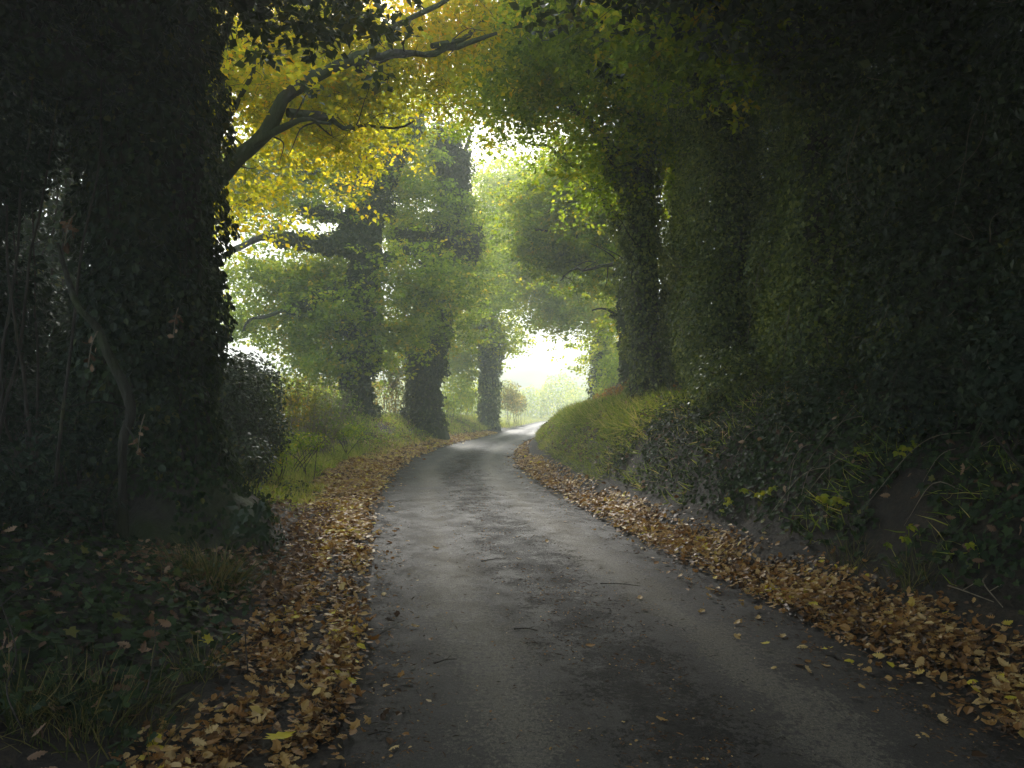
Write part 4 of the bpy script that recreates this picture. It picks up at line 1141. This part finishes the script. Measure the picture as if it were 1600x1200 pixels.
o = tubes_obj("bramble_stems", M['paletwig'], None, briar(90, 9, 32, 1.6, 3.4, 1) + briar(40, 4, 9, 1.5, 3.2, 1))
tag(o, "dead bramble stems and roots straggling down the right bank", "brambles", kind="stuff")
o = tubes_obj("bramble_stems", M['twig'], None, briar(60, 12, 34, 1.8, 3.6, -1) + briar(16, 3, 8, 1.4, 3.6, -1))
tag(o, "dead bramble stems straggling over the left verge", "brambles", kind="stuff")

# yellow-leaved saplings on the right bank
def sprig(q, size, n, label):
    b_ = ground_at(*q, y0=3)
    b_[2] -= .03
    t = thing("yellow_sapling", tuple(b_), label, "sapling", "yellow-green sapling sprigs on the right bank")
    its, sets = [], []
    for k in range(n):
        tip = b_ + np.array([RG.normal() * size * .45 - .12 * size, -abs(RG.normal()) * size * .35 - .2 * size, size * RG.uniform(.25, .8)])
        P_ = catmull([b_, (b_ + tip) / 2 + np.array([0, 0, size * .2]), tip], .05)
        its.append((P_, np.linspace(.004, .002, len(P_)), 4))
        m_ = 5
        ang = np.linspace(-1.35, 1.35, m_) + RG.normal(0, .12, m_)
        fw = unit(np.array([[RG.normal() * .5, -1, RG.normal() * .3 - .1]]))[0]
        rt = unit(np.cross(fw, [0, 0, 1.0])[None])[0]
        D_ = np.cos(ang)[:, None] * fw + np.sin(ang)[:, None] * rt + np.array([0, 0, -.2])
        N_ = np.tile(np.array([[0, -.5, .8]]), (m_, 1)) + RG.normal(size=(m_, 3)) * .2
        sets.append(scatter((OVAL[0] * np.array([.8, 1, 1.2]), OVAL[1]), np.tile(tip, (m_, 1)), D_, N_, size * .42 * (1 - .25 * np.abs(ang)), np.clip(RG.normal(.6, .25, m_), 0, 1)))
    tubes_obj("stem", M['nettle'], t, its)
    leaves_obj("leaves", M['nettle'], t, *sets)
for q, sz, n, lab in [((1190, 778), .24, 5, "yellow sapling sprig furthest along the right bank, with many small leaves"), ((1148, 790), .16, 3, "small yellow sprig just beyond the many-leaved one on the right bank"),
                      ((1292, 800), .27, 5, "largest yellow sapling sprig, fanned leaflets, middle of the right bank"), ((1328, 800), .16, 2, "two-stemmed yellow sprig touching the largest fanned one"),
                      ((1420, 842), .2, 3, "pale green sprig low on the right bank, nearer than the fanned one"), ((1386, 860), .16, 2, "drooping bright yellow sprig lowest on the right bank"),
                      ((1335, 715), .2, 3, "dull yellow sprig standing high on the right bank"), ((1412, 715), .24, 3, "dull green sprig of long leaves highest on the right bank"),
                      ((1128, 806), .14, 3, "tiny yellow-green sprig just above the leaf drift on the right"), ((1525, 850), .15, 2, "faint green sprig nearest the right edge of the view")]:
    sprig(q, sz, n, lab)

# mossy leaning sapling under the holly
YS = 6.9
bs = np.array([(192 - 800) * YS / F, YS, 0]); bs[2] = hgt(bs[0], bs[1])
t = thing("mossy_sapling", tuple(bs), "mossy crooked sapling leaning in the shadows left of the massive oak", "tree")
P_ = catmull([bs - np.array([0, 0, .1]), px(192, 700, YS), px(206, 645, YS), px(195, 600, YS), px(168, 548, YS), px(150, 510, YS), px(118, 470, YS), px(90, 380, YS + .3)], .05)
tubes_obj("trunk", M['moss'], t, [(jitter_path(P_, .02, 3), np.interp(np.linspace(0, 1, len(P_)), [0, .3, .45, .6, .8, 1], [.05, .04, .055, .045, .03, .015]), 10, .2)])
a_ = px(60, 640, YS); P2 = catmull([px(204, 640, YS), px(160, 628, YS - .2), px(110, 634, YS - .4), px(60, 650, YS - .5)], .05)
P3 = catmull([px(195, 660, YS), px(215, 700, YS - .3), px(222, 740, YS - .4)], .05)
tubes_obj("branches", M['moss'], t, [(jitter_path(P2, .03, 4), np.linspace(.013, .004, len(P2)), 5), (P3, np.linspace(.01, .004, len(P3)), 5)])

def dead_cluster(q, Y, n, size, label):
    c0 = px(q[0], q[1], Y)
    t = thing("dead_leaf_spray", tuple(c0), label, "dead leaves", "sprays of dead oak leaves caught in the shade")
    tw = catmull([c0 + np.array([-.05, .25, .22]), c0 + np.array([0, .08, .1]), c0 + np.array([.03, -.03, -.1])], .03)
    tubes_obj("twig", M['paletwig'], t, [(tw, np.linspace(.006, .003, len(tw)), 5)])
    P_ = tw[RG.integers(len(tw) // 3, len(tw), n)] + RG.normal(size=(n, 3)) * .015
    D_ = unit(RG.normal(size=(n, 3)) + np.array([0, -.2, -.9])); N_ = unit(RG.normal(size=(n, 3)) * .7 + np.array([0, -1, .3]))
    leaves_obj("leaves", M['dead'], t, *[scatter(OAKS[k], P_[k::4], D_[k::4], N_[k::4], size * RG.uniform(.7, 1.2, len(P_[k::4])), RG.random(len(P_[k::4]))) for k in range(4) if len(P_[k::4])])
dead_cluster((98, 365), 5.6, 12, .07, "spray of pale dead oak leaves high up against the dark holly")
dead_cluster((268, 512), 6.9, 9, .07, "spray of dead leaves hanging on the oak's ivy at mid height")
dead_cluster((212, 690), 6.0, 9, .06, "hanging string of dead leaves beside the mossy sapling's stem")
dead_cluster((135, 555), 6.0, 6, .06, "few dead leaves caught just left of the mossy sapling's bend")

def dead_stem(path, Y, label, leaves_at):
    pts = [px(x, y, Y - .02 * k) for k, (x, y) in enumerate(path)]
    t = thing("withered_plant", tuple(pts[-1]), label, "dead plant")
    P_ = catmull(pts, .03)
    tubes_obj("stem", M['twig'], t, [(jitter_path(P_, .03, 2), np.linspace(.002, .004, len(P_)), 5)])
    n = len(leaves_at)
    Q = np.array([px(x, y, Y) for x, y in leaves_at])
    leaves_obj("leaves", M['dead'], t, scatter(OAKS[1], Q, unit(RG.normal(size=(n, 3)) + np.array([0, -.2, -.6])), unit(RG.normal(size=(n, 3)) * .6 + np.array([0, -1, .3])), .055 * RG.uniform(.8, 1.2, n), RG.random(n) * .7))
dead_stem([(0, 935), (14, 985), (20, 1030), (4, 1075), (12, 1110), (28, 1140)], 2.9, "pale bent dead stem with curled leaves at the bottom left edge", [(8, 985), (22, 1000), (30, 995), (4, 1010)])
dead_stem([(242, 968), (240, 1010), (232, 1050), (222, 1090)], 3.3, "thin dead stem topped by grey curled leaves standing in the ivy", [(246, 968), (236, 980), (250, 990), (228, 1000)])
dead_stem([(383, 972), (381, 1010), (382, 1050)], 3.6, "short bare dead stem at the edge of the left leaf drift", [(383, 975)])

# grass tufts and broad ivy by the oak's root
def tuft(q, n, ln, spread, label, mat='darkgrass'):
    b_ = ground_at(*q, y0=2.2)
    t = thing("grass_tuft", tuple(b_), label, "grass tuft")
    x = b_[0] + RG.normal(size=n) * spread; y = b_[1] + RG.normal(size=n) * spread
    rad = np.stack([x - b_[0], y - b_[1], 0 * x], 1) / spread
    D_ = unit(rad * .6 + RG.normal(size=(n, 3)) * .42 + np.array([0, 0, 1.0]))
    N_ = unit(-rad + RG.normal(size=(n, 3)) * .3 + np.array([0, 0, .1]))
    BL = (np.array([(-.012, 0, 0), (.012, 0, 0), (.011, .4, -.03), (-.011, .4, -.03), (.007, .75, -.2), (-.007, .75, -.2), (0, 1, -.45)]), [np.array([(0, 1, 2, 3), (3, 2, 4, 5)]), np.array([(5, 4, 6)])])
    leaves_obj("blades", M[mat], t, scatter(BL, np.stack([x, y, height(x, y) - .01], 1), D_, N_, ln * RG.uniform(.5, 1.2, n), RG.random(n)))
tuft((335, 925), 420, .34, .13, "arching tuft of olive grass below the massive oak's roots")
tuft((290, 905), 200, .26, .12, "smaller grass tuft hard against the left of the arching one")
tuft((310, 1060), 90, .24, .06, "thin grass tuft in the ivy between the drift and the dead stem")
tuft((150, 1130), 420, .22, .2, "low spread of grass at the bottom left beside the ivy")
tuft((30, 1120), 260, .24, .14, "grass clump in the bottom left corner of the verge")
tuft((1330, 880), 160, .2, .12, "grass clump hanging over the earth foot of the right bank")
tuft((1430, 905), 160, .22, .12, "dry grass clump beside pale roots, nearest on the right bank")

cb = ground_at(392, 850)
t = thing("broad_ivy", tuple(cb), "clump of broad dull ivy leaves growing over the oak's outermost root", "ivy")
n = 34
Q = np.array([px(RG.uniform(362, 418), RG.uniform(788, 838), 6.6 + RG.uniform(-.15, .1)) for _ in range(n)])
leaves_obj("leaves", M['ivy'], t, scatter(IVY, Q, unit(RG.normal(size=(n, 3)) * .5 + np.array([0, -.3, -.8])), unit(RG.normal(size=(n, 3)) * .3 + np.array([.2, -.8, .7])), (.1) * RG.uniform(.7, 1.1, n), RG.random(n) * .3 + .1))
tubes_obj("stem", M['twig'], t, [(catmull([cb, (cb + Q[k]) / 2 + np.array([0, 0, .08]), Q[k]], .08), .004, 4) for k in range(0, n, 3)])

# pale roots and stems poking from the bank foot on the right
for q0, q1, q2, lab in [((1475, 925), (1500, 945), (1545, 950), "pale bare root trailing from the earth at the foot of the right bank"), ((1535, 910), (1530, 935), (1560, 960), "forked pale stem poking out beside the trailing root")]:
    a, b_, c0 = [ground_at(*q) + np.array([0, -.05, .05]) for q in (q0, q1, q2)]
    P_ = catmull([a, b_ + np.array([0, 0, .05]), c0], .03)
    tag(tubes_obj("bare_root", M['paletwig'], None, [(jitter_path(P_, .03, 5), np.linspace(.006, .003, len(P_)), 5), (np.array([P_[len(P_) // 2], P_[len(P_) // 2] + np.array([.06, -.04, .06])]), .003, 4)]), lab, "root")

print("objects", len(sc.objects), "polys", sum(len(o.data.polygons) for o in sc.objects if o.type == 'MESH'))
